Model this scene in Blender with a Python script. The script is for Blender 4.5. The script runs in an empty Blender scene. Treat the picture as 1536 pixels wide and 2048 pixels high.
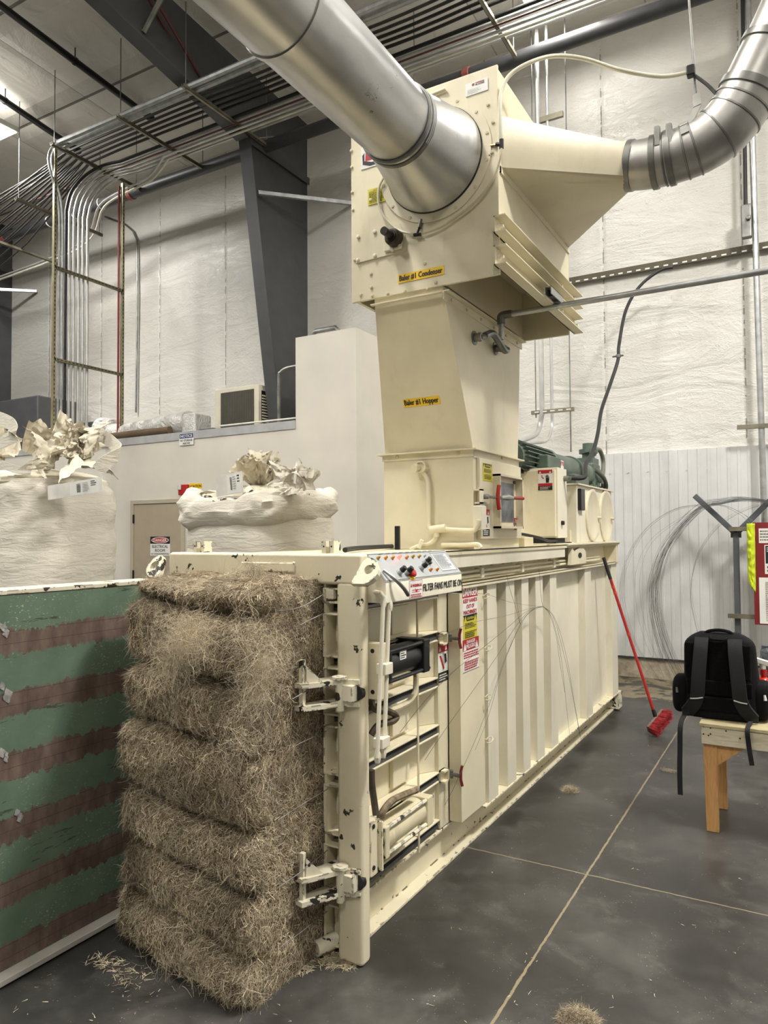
import bpy, bmesh, math, random
import numpy as np
from mathutils import Vector, noise, Matrix
random.seed(7); rng = np.random.default_rng(11)
SC = bpy.context.scene
COL = SC.collection
PI = math.pi

# ------------------------------------------------------------------ camera (metres; floor z=0, baler along +y)
F_PX, YAW, PITCH, ROLL = 1452.62, math.radians(30.0328), math.radians(1.82374), math.radians(-.36608)
CAM = np.array([1.47614, -2.41290, 1.65])
_f = np.array([-math.sin(YAW)*math.cos(PITCH), math.cos(YAW)*math.cos(PITCH), math.sin(PITCH)])
_r = np.array([math.cos(YAW), math.sin(YAW), 0.0])
_u = np.cross(_r, _f)
CR = math.cos(ROLL)*_r + math.sin(ROLL)*_u
CU = -math.sin(ROLL)*_r + math.cos(ROLL)*_u
CF = _f
def at(px, py, X=None, Y=None, Z=None):
    """point of a real plane (x, y or z = const) seen at a photo position"""
    d = (px-768)/F_PX*CR - (py-1024)/F_PX*CU + CF
    i, v = (0, X) if X is not None else (1, Y) if Y is not None else (2, Z)
    p = CAM + d*((v-CAM[i])/d[i])
    return Vector((float(p[0]), float(p[1]), float(p[2])))
cd = bpy.data.cameras.new('camera'); cam = bpy.data.objects.new('camera', cd); COL.objects.link(cam)
M4 = Matrix([[CR[i], CU[i], -CF[i], CAM[i]] for i in range(3)] + [[0, 0, 0, 1]])
cam.matrix_world = M4
cd.sensor_fit = 'VERTICAL'; cd.sensor_height = 36; cd.lens = F_PX/2048*36
cd.clip_start = .05; cd.clip_end = 100
SC.camera = cam

# ------------------------------------------------------------------ materials
def lin(c):
    def g(v):
        v /= 255.0
        return v/12.92 if v <= .04045 else ((v+.055)/1.055)**2.4
    return (g(c[0]), g(c[1]), g(c[2]), 1)
class NT:
    def __init__(s, name):
        s.m = bpy.data.materials.new(name); s.m.use_nodes = True
        s.t = s.m.node_tree; s.n = s.t.nodes; s.b = s.n['Principled BSDF']
        s._pos = None
    def new(s, kind, **kw):
        n = s.n.new(kind)
        for k, v in kw.items(): setattr(n, k, v)
        return n
    def link(s, a, b): s.t.links.new(a, b)
    def pos(s):
        if s._pos is None: s._pos = s.new('ShaderNodeNewGeometry').outputs['Position']
        return s._pos
    def scaled(s, sc):
        m = s.new('ShaderNodeMapping'); m.inputs['Scale'].default_value = sc
        s.link(s.pos(), m.inputs['Vector']); return m.outputs[0]
    def noise(s, scale, detail=3, rough=.5, vec=None, dist=0):
        n = s.new('ShaderNodeTexNoise'); n.inputs['Scale'].default_value = scale
        n.inputs['Detail'].default_value = detail; n.inputs['Roughness'].default_value = rough
        n.inputs['Distortion'].default_value = dist
        s.link(vec if vec is not None else s.pos(), n.inputs['Vector']); return n.outputs['Fac']
    def ramp(s, fac, stops, interp='LINEAR'):
        r = s.new('ShaderNodeValToRGB'); e = r.color_ramp; e.interpolation = interp
        while len(e.elements) < len(stops): e.elements.new(.5)
        for el, (p, c) in zip(e.elements, stops):
            el.position = p; el.color = c if len(c) == 4 else lin(c)
        s.link(fac, r.inputs[0]); return r.outputs[0]
    def math(s, op, a, b=None, clamp=False):
        m = s.new('ShaderNodeMath', operation=op); m.use_clamp = clamp
        for i, v in enumerate((a, b)):
            if v is None: continue
            if isinstance(v, (int, float)): m.inputs[i].default_value = v
            else: s.link(v, m.inputs[i])
        return m.outputs[0]
    def mix(s, fac, a, b):
        m = s.new('ShaderNodeMix', data_type='RGBA')
        for i, v in ((0, fac), (6, a), (7, b)):
            if isinstance(v, (int, float)): m.inputs[i].default_value = v
            elif isinstance(v, tuple): m.inputs[i].default_value = v if len(v) == 4 else lin(v)
            else: s.link(v, m.inputs[i])
        return m.outputs[2]
    def xyz(s):
        n = s.new('ShaderNodeSeparateXYZ'); s.link(s.pos(), n.inputs[0]); return n.outputs
    def bump(s, h, strength=.3, dist=.01, prev=None):
        b = s.new('ShaderNodeBump'); b.inputs['Strength'].default_value = strength; b.inputs['Distance'].default_value = dist
        s.link(h, b.inputs['Height'])
        if prev is not None: s.link(prev, b.inputs['Normal'])
        s.link(b.outputs[0], s.b.inputs['Normal']); return b.outputs[0]
    def color(s, c):
        if isinstance(c, tuple): s.b.inputs['Base Color'].default_value = c if len(c) == 4 else lin(c)
        else: s.link(c, s.b.inputs['Base Color'])
    def set(s, rough=.5, metal=0, spec=.5):
        s.b.inputs['Roughness'].default_value = rough; s.b.inputs['Metallic'].default_value = metal
        s.b.inputs['Specular IOR Level'].default_value = spec
def plain(name, c, rough=.5, metal=0, var=.06, scale=6, bump=0, bscale=60):
    t = NT(name); t.set(rough, metal)
    d = tuple(max(0, v*(1-var*2)) for v in c)
    t.color(t.ramp(t.noise(scale, 4), [(.3, d), (.7, c)]))
    if bump: t.bump(t.noise(bscale, 3), bump, .004)
    return t.m
def paint(name, c, rough=.42, chips=0.0, wear=False, dirt=.25):
    t = NT(name); t.set(rough)
    a = t.ramp(t.noise(2.3, 5, .6), [(.3, tuple(v*.93 for v in c)), (.68, c)])
    g = t.ramp(t.noise(7, 6, .7, t.scaled((1, 1, .25))), [(.58, (0, 0, 0, 1)), (.8, (dirt, dirt, dirt, 1))])
    a = t.mix(g, a, (150, 136, 108))
    if chips:
        k = t.ramp(t.noise(13, 5, .62), [(.73-chips*.1, (0, 0, 0, 1)), (.735-chips*.1, (1, 1, 1, 1))])
        a = t.mix(k, a, (44, 42, 36))
    if wear:
        bv = t.new('ShaderNodeBevel'); bv.samples = 4; bv.inputs['Radius'].default_value = .011
        ge = t.new('ShaderNodeNewGeometry')
        dt = t.new('ShaderNodeVectorMath', operation='DOT_PRODUCT')
        t.link(bv.outputs[0], dt.inputs[0]); t.link(ge.outputs['Normal'], dt.inputs[1])
        e = t.math('LESS_THAN', dt.outputs['Value'], .975)
        k = t.math('MULTIPLY', e, t.math('GREATER_THAN', t.noise(22, 4, .6), .55))
        a = t.mix(k, a, (48, 45, 38))
    t.color(a)
    t.bump(t.noise(90, 2), .08, .002)
    return t.m
CRM = (226, 217, 189)
cream = paint('cream_paint', CRM)
cream_chip = paint('cream_paint_chipped', CRM, chips=.72, wear=True)
cream_worn = paint('cream_paint_worn', (226, 219, 196), chips=1.35, wear=True)
cream_light = paint('cream_paint_light', (230, 224, 204))
cream_dusty = paint('cream_paint_dusty', (214, 204, 172), rough=.7, dirt=.7)
black = plain('black_paint', (24, 24, 26), .35)
black_rubber = plain('black_rubber', (26, 26, 27), .6)
dark_void = plain('dark_interior', (38, 36, 32), .8)
grey_frame = plain('grey_steel_paint', (74, 75, 77), .55)
rack_grey = plain('rack_grey_paint', (84, 88, 92), .5)
galv = plain('galvanised_steel', (196, 198, 198), .36, .75, .1, 9)
galv_dull = plain('dull_galvanised_steel', (150, 150, 147), .45, .9, .15, 6)
strut_m = plain('zinc_strut', (146, 140, 122), .45, .7, .12)
alu = None
def metal_sheet(name, c, rough=.3, scuff=True):
    t = NT(name); t.set(rough, 1)
    a = t.ramp(t.noise(5, 5, .6, t.scaled((1, .35, 1))), [(.3, tuple(v*.82 for v in c)), (.7, c)])
    t.color(a)
    if scuff:
        k = t.math('MULTIPLY', t.math('LESS_THAN', t.math('ABSOLUTE', t.math('SUBTRACT', t.noise(5, 3, .6, None, 2.5), .5)), .006), t.math('GREATER_THAN', t.noise(2.5, 4, .7), .60))
        t.color(t.mix(t.math('MULTIPLY', k, .6), a, (60, 60, 62)))
    r = t.ramp(t.noise(4, 2, .5, t.scaled((1, .3, 1))), [(.3, (rough-.03,)*3+(1,)), (.7, (rough+.08,)*3+(1,))])
    t.link(r, t.b.inputs['Roughness'])
    t.bump(t.noise(2.2, 1), .08, .02)
    return t.m
alu = metal_sheet('rolled_aluminium', (204, 204, 203), .33)
alu_dull = metal_sheet('dull_duct_metal', (186, 184, 180), .42, False)
brass = plain('brass', (176, 148, 90), .35, 1)
red_p = plain('red_plastic', (176, 34, 32), .4)
dkred = plain('dark_red_board', (120, 24, 28), .5, var=.05)
green_m = plain('green_machine_paint', (86, 102, 90), .45, var=.1)
white_p = plain('white_sign', (232, 232, 226), .45, var=.02)
yellow_s = plain('yellow_sign', (206, 194, 40), .45, var=.02)
yellow_l = plain('yellow_label', (240, 196, 30), .45, var=.02)
red_s = plain('red_sign', (176, 30, 44), .45, var=.02)
black_s = plain('black_ink', (22, 22, 24), .5)
blue_s = plain('navy_sign', (28, 40, 96), .45, var=.02)
grey_plate = plain('grey_panel_plate', (176, 180, 182), .4, .2, .03)
white_gloss = plain('white_pvc', (226, 222, 206), .35)
clear_tube = plain('milky_tube', (226, 222, 200), .3)
cond_m = plain('conduit_steel', (206, 206, 203), .38, .55, .06)
hvis = plain('hivis_fabric', (206, 222, 40), .8, bump=.4, bscale=40)
def wood(name, c1, c2, ax=(1, 12, 12)):
    t = NT(name); t.set(.6)
    n = t.noise(3, 5, .6, t.scaled(ax), 1.2)
    t.color(t.ramp(n, [(.3, c1), (.55, c2), (.7, c1)])); t.bump(n, .15, .004)
    return t.m
pine = wood('pine_wood', (176, 128, 72), (206, 160, 104), (12, 12, 1.2))
pine_w = wood('painted_bench_wood', (188, 178, 150), (214, 206, 182), (1.2, 12, 12))
bench_top = wood('worn_bench_top', (150, 138, 104), (186, 174, 138), (1.2, 12, 12))
cardboard = plain('brown_cardboard', (96, 78, 56), .8)
def cloth(name, c, sc=(1, 1, 4), st=.5):
    t = NT(name); t.set(.75)
    t.color(t.ramp(t.noise(3, 4), [(.3, tuple(v*.93 for v in c)), (.7, c)]))
    b = t.bump(t.noise(6, 5, .6, t.scaled(sc), .6), st, .03)
    w = t.new('ShaderNodeTexWave'); w.inputs['Scale'].default_value = 60; t.link(t.pos(), w.inputs['Vector'])
    t.bump(w.outputs['Fac'], .05, .002, b)
    t.b.inputs['Subsurface Weight'].default_value = 0
    return t.m
bagcloth = cloth('woven_bag_cloth', (226, 220, 206))
bagcrumple = cloth('crumpled_bag_cloth', (226, 218, 198), (1, 1, 1), .5)
bagbrown = cloth('crumpled_liner', (206, 197, 176), (1, 1, 1), .5)
packcloth = plain('black_nylon', (13, 13, 15), .85, bump=.3, bscale=220)
strapcloth = plain('black_strap_webbing', (19, 19, 21), .8, bump=.4, bscale=240)
packmesh = plain('black_mesh_padding', (6, 6, 7), .95, bump=.5, bscale=160)
for m_ in (packcloth, packmesh): m_.node_tree.nodes['Principled BSDF'].inputs['Specular IOR Level'].default_value = .18
silver_strip = plain('reflective_strip', (214, 214, 210), .3)
def emis(name, c, s):
    t = NT(name); t.color(c); t.b.inputs['Emission Color'].default_value = lin(c); t.b.inputs['Emission Strength'].default_value = s
    return t.m
lamp_on = emis('lit_lamp_panel', (255, 250, 240), 9)
red_lit = emis('lit_red_pilot', (255, 70, 60), 6)

# ------------------------------------------------------------------ mesh builder
ORG = {}
class MB:
    def __init__(s): s.v = []; s.f = []; s.m = []
    def add(s, vs, fs, mat=0):
        o = len(s.v); s.v += [tuple(p) for p in vs]
        s.f += [tuple(i+o for i in f) for f in fs]; s.m += [mat]*len(fs); return s
    def box(s, x0, x1, y0, y1, z0, z1, mat=0):
        vs = [(x, y, z) for x in (x0, x1) for y in (y0, y1) for z in (z0, z1)]
        return s.add(vs, [(0,1,3,2),(4,6,7,5),(0,4,5,1),(2,3,7,6),(0,2,6,4),(1,5,7,3)], mat)
    def bar(s, p, q, w, h, up=(0,0,1), mat=0):
        p, q, up = Vector(p), Vector(q), Vector(up); d = (q-p).normalized()
        a = d.cross(up)
        a = a.normalized() if a.length > 1e-6 else d.orthogonal().normalized()
        b = a.cross(d)
        vs = [c + a*i*w/2 + b*j*h/2 for c in (p, q) for i in (-1, 1) for j in (-1, 1)]
        return s.add(vs, [(0,1,3,2),(4,6,7,5),(0,4,5,1),(2,3,7,6),(0,2,6,4),(1,5,7,3)], mat)
    def prism(s, poly, vec, mat=0):
        n = len(poly); vec = Vector(vec); P = [Vector(p) for p in poly]
        vs = P + [p+vec for p in P]
        fs = [tuple(range(n)), tuple(range(2*n-1, n-1, -1))] + [(i, i+n, (i+1) % n+n, (i+1) % n) for i in range(n)]
        return s.add(vs, fs, mat)
    def tube(s, pts, r, n=8, mat=0, caps=True):
        P = [Vector(p) for p in pts]; k = len(P)
        R = list(r) if hasattr(r, '__len__') else [r]*k
        t = [(P[min(i+1, k-1)]-P[max(i-1, 0)]).normalized() for i in range(k)]
        a = t[0].orthogonal().normalized(); vs = []
        for i in range(k):
            a = (a - t[i]*a.dot(t[i])); a = a.normalized() if a.length > 1e-7 else t[i].orthogonal().normalized()
            b = t[i].cross(a)
            vs += [P[i] + (a*math.cos(2*PI*j/n) + b*math.sin(2*PI*j/n))*R[i] for j in range(n)]
        fs = [(i*n+j, i*n+(j+1) % n, (i+1)*n+(j+1) % n, (i+1)*n+j) for i in range(k-1) for j in range(n)]
        if caps: fs += [tuple(range(n-1, -1, -1)), tuple(range((k-1)*n, k*n))]
        return s.add(vs, fs, mat)
    def cyl(s, p, q, r, n=20, mat=0): return s.tube([p, q], r, n, mat)
    def lathe(s, p, d, prof, n=32, mat=0, caps=True):
        p, d = Vector(p), Vector(d).normalized(); a = d.orthogonal().normalized(); b = d.cross(a); vs = []
        for (h, r) in prof:
            vs += [p + d*h + (a*math.cos(2*PI*j/n)+b*math.sin(2*PI*j/n))*r for j in range(n)]
        k = len(prof)
        fs = [(i*n+j, i*n+(j+1) % n, (i+1)*n+(j+1) % n, (i+1)*n+j) for i in range(k-1) for j in range(n)]
        if caps: fs += [tuple(range(n-1, -1, -1)), tuple(range((k-1)*n, k*n))]
        return s.add(vs, fs, mat)
    def grid(s, fn, nu, nv, mat=0, closed=False):
        vs = [fn(i/(nu if closed else nu-1), j/(nv-1)) for j in range(nv) for i in range(nu)]
        fs = []
        for j in range(nv-1):
            for i in range(nu if closed else nu-1):
                i2 = (i+1) % nu
                fs.append((j*nu+i, j*nu+i2, (j+1)*nu+i2, (j+1)*nu+i))
        return s.add(vs, fs, mat)
    def build(s, name, mats, parent=None, smooth=False, bevel=0, angle=35, org=None, recalc=True):
        if not isinstance(mats, (list, tuple)): mats = [mats]
        V = np.array(s.v, dtype=float)
        if parent is not None: o3 = ORG[parent]
        elif org is not None: o3 = np.array(org, float)
        else:
            lo, hi = V.min(0), V.max(0); o3 = np.array([(lo[0]+hi[0])/2, (lo[1]+hi[1])/2, lo[2]])
        me = bpy.data.meshes.new(name)
        me.from_pydata((V-o3).tolist(), [], s.f)
        for m in mats: me.materials.append(m)
        me.polygons.foreach_set('material_index', s.m)
        if recalc:
            bm = bmesh.new(); bm.from_mesh(me); bmesh.ops.recalc_face_normals(bm, faces=bm.faces); bm.to_mesh(me); bm.free()
        if smooth or bevel:
            me.polygons.foreach_set('use_smooth', [True]*len(me.polygons))
            if smooth and not bevel: me.set_sharp_from_angle(angle=math.radians(angle))
        ob = bpy.data.objects.new(name, me); COL.objects.link(ob)
        ORG[ob] = o3
        if parent is not None: ob.parent = parent
        else: ob.location = o3.tolist()
        if bevel:
            b = ob.modifiers.new('bevel', 'BEVEL'); b.width = bevel; b.segments = 2; b.limit_method = 'ANGLE'
            b.angle_limit = math.radians(40); b.harden_normals = True
        return ob
def thing(name, label, cat, loc, group=None):
    o = bpy.data.objects.new(name, None); COL.objects.link(o); o.location = loc; o.empty_display_size = .05
    ORG[o] = np.array(loc, float)
    o['label'] = label; o['category'] = cat
    if group: o['group'] = group
    return o
def tag(o, label, cat, group=None, kind=None):
    o['label'] = label; o['category'] = cat
    if group: o['group'] = group
    if kind: o['kind'] = kind
    return o
def struct(o): o['kind'] = 'structure'; return o
def spline(pts, n=8):
    P = [Vector(p) for p in pts]; out = []
    for i in range(len(P)-1):
        a, b, c, d = P[max(i-1, 0)], P[i], P[i+1], P[min(i+2, len(P)-1)]
        for k in range(n):
            t = k/n
            out.append(.5*((2*b)+(c-a)*t+(2*a-5*b+4*c-d)*t*t+(3*b-a-3*c+d)*t**3))
    out.append(P[-1]); return out
def strip_mesh(P, w, U):
    m = MB(); vs = []; U = Vector(U)
    for i in range(len(P)):
        t_ = (P[min(i+1, len(P)-1)]-P[max(i-1, 0)]).normalized(); sd = (U-t_*U.dot(t_)).normalized(); vs += [P[i]-sd*w/2, P[i]+sd*w/2]
    m.add(vs, [(2*i, 2*i+1, 2*i+3, 2*i+2) for i in range(len(P)-1)]); return m
# ------------------------------------------------------------------ lettering
_TX = {}
def glyphs(s):
    if s not in _TX:
        c = bpy.data.curves.new('lettering', 'FONT'); c.body = s; c.resolution_u = 2; c.fill_mode = 'FRONT'
        o = bpy.data.objects.new('lettering', c)
        me = bpy.data.meshes.new_from_object(o)
        v = np.array([tuple(x.co) for x in me.vertices]); f = [tuple(p.vertices) for p in me.polygons]
        bpy.data.objects.remove(o); bpy.data.curves.remove(c); bpy.data.meshes.remove(me)
        _TX[s] = (v, f)
    return _TX[s]
def lettering(mb, s, O, u, v, n, cx, cy, h, wmax, mat, bold=0):
    V, f = glyphs(s)
    if len(V) == 0: return
    lo, hi = V.min(0), V.max(0)
    sy = h/max(hi[1]-lo[1], .01); w = (hi[0]-lo[0])*sy; sx = sy*min(1.15, wmax/w) if wmax else sy
    w = (hi[0]-lo[0])*sx
    offs = [(0, 0)] if not bold else [(-bold, 0), (bold, 0), (0, bold*.6), (0, -bold*.6)]
    for k, (bx, by) in enumerate(offs):
        pts = [O + u*(cx-w/2+(p[0]-lo[0])*sx+bx) + v*(cy-h/2+(p[1]-lo[1])*sy+by) + n*(.0011+.00003*k) for p in V]
        mb.add(pts, f, mat)
def sign(name, O, u, v, w, h, items, mats, parent=None, thick=.002):
    """flat sign: O bottom-left corner, u/v in-plane unit vectors; items in metres from O"""
    O, u, v = Vector(O), Vector(u).normalized(), Vector(v).normalized(); n = u.cross(v)
    mb = MB(); mb.prism([O-n*thick, O+u*w-n*thick, O+u*w+v*h-n*thick, O+v*h-n*thick], n*thick, 0)
    lay = .0003
    for it in items:
        k = it[0]
        if k == 'r':
            _, x0, y0, x1, y1, m = it
            mb.add([O+u*x+v*y+n*lay for x, y in ((x0,y0),(x1,y0),(x1,y1),(x0,y1))], [(0,1,2,3)], m)
        elif k == 'p':
            mb.add([O+u*x+v*y+n*lay for x, y in it[1]], [tuple(range(len(it[1])))], it[2])
        elif k == 'e':
            _, cx, cy, rx, ry, m = it
            mb.add([O+u*(cx+rx*math.cos(a*PI/14))+v*(cy+ry*math.sin(a*PI/14))+n*lay for a in range(28)], [tuple(range(28))], m)
        elif k == 't':
            _, s, cx, cy, hh, wm, m = it[:7]
            lettering(mb, s, O, u, v, n, cx, cy, hh, wm, m, it[7] if len(it) > 7 else 0)
        lay += .00006
    return mb.build(name, mats, parent, recalc=False)
def lines(x0, x1, y0, y1, n, m, fill=.5, jag=.3):
    """unreadably small print as rows of ink"""
    out = []; dy = (y1-y0)/n
    for i in range(n):
        e = x1-(x1-x0)*jag*random.random(); x = x0
        while x < e-.001:
            wl = (x1-x0)*random.uniform(.06, .16); out.append(('r', x, y0+i*dy+dy*.25, min(x+wl, e), y0+i*dy+dy*(.25+fill), m)); x += wl+(x1-x0)*.025
    return out
UX, UY, UZ = Vector((1,0,0)), Vector((0,1,0)), Vector((0,0,1))
# ================================================================== THE SETTING
WALL_Y = 6.33
def ceil_z(y): return 7.86 + (WALL_Y-y)*.063
# floor: dark sealed concrete with two filled saw-cut joints
t = NT('sealed_concrete'); t.set(.42)
n1 = t.noise(1.3, 7, .68); n2 = t.noise(5, 5, .65, None, .6)
a = t.ramp(n1, [(.30, (33, 32, 31)), (.48, (52, 51, 49)), (.72, (88, 86, 82))])
a = t.mix(t.ramp(n2, [(.55, (0,0,0,1)), (.78, (.4,.4,.4,1))]), a, (118, 115, 110))
a = t.mix(t.ramp(t.noise(3.1, 6, .7), [(.62, (0,0,0,1)), (.75, (.55,.55,.55,1))]), a, (44, 42, 40))
x, y, z = t.xyz()
j1 = t.math('ABSOLUTE', t.math('SUBTRACT', t.math('ADD', x, t.math('MULTIPLY', t.noise(22, 4, .7), .012)), .534))
w1 = t.math('ADD', t.math('MULTIPLY', t.noise(16, 3), .0065), .0018)
a = t.mix(t.math('LESS_THAN', j1, w1), a, (132, 120, 95))
j2 = t.math('ABSOLUTE', t.math('SUBTRACT', t.math('ADD', y, t.math('MULTIPLY', t.noise(14, 3, .6), .014)), 1.175))
a = t.mix(t.math('LESS_THAN', j2, .0042), a, (132, 120, 96))
dus = t.math('MULTIPLY', t.math('GREATER_THAN', t.noise(120, 2), .715), t.math('GREATER_THAN', n2, .5))
a = t.mix(dus, a, (176, 164, 132))
kd = t.math('MULTIPLY', t.math('GREATER_THAN', y, 5.2), t.math('GREATER_THAN', t.noise(4, 5, .7), .5))
a = t.mix(t.math('MULTIPLY', kd, .6), a, (150, 136, 108))
t.color(a)
t.link(t.ramp(t.noise(2.6, 5, .6), [(.3, (.30,)*3+(1,)), (.7, (.55,)*3+(1,))]), t.b.inputs['Roughness'])
t.bump(t.noise(40, 4), .06, .004)
floor_m = t.m
m = MB(); m.box(-17, 9, -12, WALL_Y+.4, -.15, 0); struct(m.build('floor', floor_m))
# back wall: white vapour-barrier film over insulation, stitched seams every 1.49 m
t = NT('white_vapour_barrier'); t.set(.36, 0, .6)
x, y, z = t.xyz()
seam = t.math('PINGPONG', t.math('ADD', x, .53), .745)
a = t.ramp(t.noise(.55, 4, .55), [(.3, (196, 193, 185)), (.7, (222, 220, 214))])
a = t.mix(t.ramp(t.noise(5, 6, .7, None, .8), [(.60, (0,0,0,1)), (.8, (.35,.35,.35,1))]), a, (164, 158, 146))
dots = t.math('MULTIPLY', t.math('LESS_THAN', seam, .008), t.math('GREATER_THAN', t.noise(9, 3, .6), .5))
a = t.mix(dots, a, (146, 142, 132))
t.color(a)
wr = t.noise(.9, 5, .55, t.scaled((.8, 1, 2.3)), 1.3)
b = t.bump(wr, .5, .09)
b = t.bump(t.ramp(t.noise(2.2, 5, .62, t.scaled((.9, 1, 1.8)), 2.4), [(.46, (0,0,0,1)), (.5, (1,1,1,1)), (.54, (0,0,0,1))]), .22, .03, b)
b = t.bump(t.ramp(t.noise(3.4, 4, .6, t.scaled((1, 1, 2.0)), 2.2), [(.44, (0,0,0,1)), (.5, (1,1,1,1)), (.56, (0,0,0,1))]), .16, .025, b)
b = t.bump(t.math('MINIMUM', seam, .035), .8, .3, b)
film = t.m
m = MB(); m.box(-17, 9, WALL_Y, WALL_Y+.2, 0, 8.1); struct(m.build('wall_back', film))
# ribbed white liner panel along the lower back wall
lin_m = plain('white_ribbed_metal', (214, 215, 214), .4, .1, .02)
m = MB(); xs = []; X = -6.0
while X < 9:
    xs += [(X, 0), (X+.062, 0), (X+.068, .008), (X+.094, .008)]; X += .1
xs.append((9, 0))
ZL, ZH, YF = .24, 2.585, 6.285
for i in range(len(xs)-1):
    (xa, da), (xb, db) = xs[i], xs[i+1]
    m.add([(xa, YF-da, ZL), (xb, YF-db, ZL), (xb, YF-db, ZH), (xa, YF-da, ZH)], [(0,1,2,3)])
m.box(-6, 9, YF+.001, WALL_Y, ZL, ZH)
for i in range(22):
    m.cyl((-.9+i*.21, YF-.014, 2.36), (-.9+i*.21, YF, 2.36), .008, 8)
struct(m.build('wall_back_lower', lin_m, recalc=False))
m = MB(); m.box(-6, 9, YF-.006, YF+.03, ZL-.022, ZL); struct(m.build('trim_1', plain('dark_closure_strip', (52,52,52), .6)))
t = NT('raw_concrete_kerb'); t.set(.85)
t.color(t.ramp(t.noise(7, 6, .7), [(.3, (138, 128, 108)), (.5, (176, 166, 146)), (.75, (196, 188, 168))])); t.bump(t.noise(18, 6, .7), .5, .03)
m = MB(); m.box(-6, 9, 6.30, WALL_Y+.02, 0, .225); struct(m.build('baseboard_back', t.m))
# roof lining, seams along x every 1.55 m and welted bays along y
t = NT('roof_insulation_lining'); t.set(.5)
x, y, z = t.xyz()
a = t.ramp(t.noise(.8, 4, .6), [(.3, (208, 204, 195)), (.7, (228, 225, 217))])
s1 = t.math('PINGPONG', t.math('ADD', y, .3), .775)
s2 = t.math('PINGPONG', x, .92)
a = t.mix(t.math('LESS_THAN', s1, .022), a, (120, 116, 106)); a = t.mix(t.math('MULTIPLY', t.math('LESS_THAN', s2, .008), .6), a, (118, 114, 104))
t.color(a)
b = t.bump(t.noise(1.6, 5, .6, t.scaled((1.2, .7, 1)), 1.4), .6, .08)
b = t.bump(t.math('MINIMUM', s1, .25), .7, .5, b)
t.bump(t.math('MINIMUM', s2, .10), .5, .3, b)
m = MB(); zb, zf = ceil_z(WALL_Y+.4), ceil_z(-12)
m.prism([(-17, -12, zf), (-17, WALL_Y+.4, zb), (-17, WALL_Y+.4, zb+.2), (-17, -12, zf+.2)], (26, 0, 0))
struct(m.build('ceiling', t.m))
sidew = plain('white_liner_wall', (204, 202, 196), .6)
m = MB(); m.box(-17.2, -17, -12, WALL_Y+.4, 0, 9.4); struct(m.build('wall_left', sidew))
m = MB(); m.box(9, 9.2, -12, WALL_Y+.4, 0, 9.4); struct(m.build('wall_right', sidew))
m = MB(); m.box(-17, 9, -12.2, -12, 0, 9.4); struct(m.build('wall_front', sidew))
# steel portal frames: tapered column, rafter, bracing
def frame(X, label, cat):
    r = thing('portal_frame', label, cat, (X, 6.2, 0), None)
    m = MB()
    cy = lambda z: 6.10-.1686*z                                   # tapers: deep at the knee
    m.prism([(X-.006, cy(0), 0), (X-.006, WALL_Y, 0), (X-.006, WALL_Y, 7.69), (X-.006, cy(6.94), 6.94)], (.012, 0, 0))
    m.build('column_web', grey_frame, r)
    m = MB(); m.bar((X, cy(0), 0), (X, cy(7.1), 7.1), .2, .016, (0, 1, 0)); m.build('column_flange', grey_frame, r)
    yk = cy(7.1); m = MB()
    m.prism([(X-.006, yk, 6.95), (X-.006, WALL_Y, 7.695), (X-.006, WALL_Y, ceil_z(WALL_Y)-.02), (X-.006, -11.9, ceil_z(-11.9)-.02), (X-.006, -11.9, ceil_z(-11.9)-.7), (X-.006, 1.0, ceil_z(1)-.62)], (.012, 0, 0))
    m.build('rafter_web', grey_frame, r)
    m = MB(); m.bar((X, yk-.02, 6.93), (X, 1.0, ceil_z(1)-.63), .2, .016); m.bar((X, 1.0, ceil_z(1)-.63), (X, -11.9, ceil_z(-11.9)-.71), .2, .016)
    m.build('rafter_flange', grey_frame, r)
    m = MB(); m.bar((X+.05, yk, 6.95), (X+.05, WALL_Y-.01, 6.95), .012, .1); m.build('knee_stiffener', grey_frame, r)
    m = MB(); m.bar((X+.06, 5.13, 6.29), (X+.84, 6.3, 6.42), .05, .05); m.build('flange_brace', galv, r)
    m = MB(); m.bar((X-.02, 5.3, 4.95), (X-.55, 6.3, 4.45), .05, .05); m.build('flange_brace', grey_frame, r)
    m = MB(); m.tube([(X+.02, 3.2, 7.35), (X+.75, 3.15, 8.02)], .035, 8); m.build('flange_brace', galv_dull, r)
    r['kind'] = 'structure'
    return r
frame(-4.88, 'dark grey tapered steel column and rafter behind the electrical room tower', 'steel frame')
frame(-12.15, 'dark grey steel column at the left edge of the back wall', 'steel frame')
# electrical room: low block with a taller tower, painted drywall
dry = plain('painted_drywall', (214, 209, 198), .6, var=.03, scale=1.5)
RY = 4.70
m = MB(); m.box(-16, -3.87, RY, RY+.14, 0, 2.96); struct(m.build('wall_room_front', dry))
m = MB(); m.box(-16, -3.87, RY+.14, WALL_Y, 2.80, 2.95); struct(m.build('roof_room', dry))
m = MB(); m.box(-3.872, -2.997, RY-.002, 6.3, 0, 4.075); struct(m.build('wall_room_tower', dry))
m = MB(); m.box(-16, -3.874, RY-.012, RY+.16, 2.955, 3.06); struct(m.build('trim_2', plain('grey_parapet_flashing', (176, 178, 178), .5)))
d = thing('door_1', 'beige steel door in the electrical room wall between two bulk bags', 'door', (-6.24, RY, 0)); d['kind'] = 'structure'
beige = plain('beige_door_paint', (166, 154, 134), .5, var=.02); beige_f = plain('beige_frame_paint', (178, 168, 150), .5, var=.02)
m = MB(); m.box(-6.76, -6.70, RY-.03, RY, 0, 2.16); m.box(-5.78, -5.72, RY-.03, RY, 0, 2.16); m.box(-6.70, -5.78, RY-.03, RY, 2.105, 2.16); m.build('door_frame', beige_f, d, bevel=.004)
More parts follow.
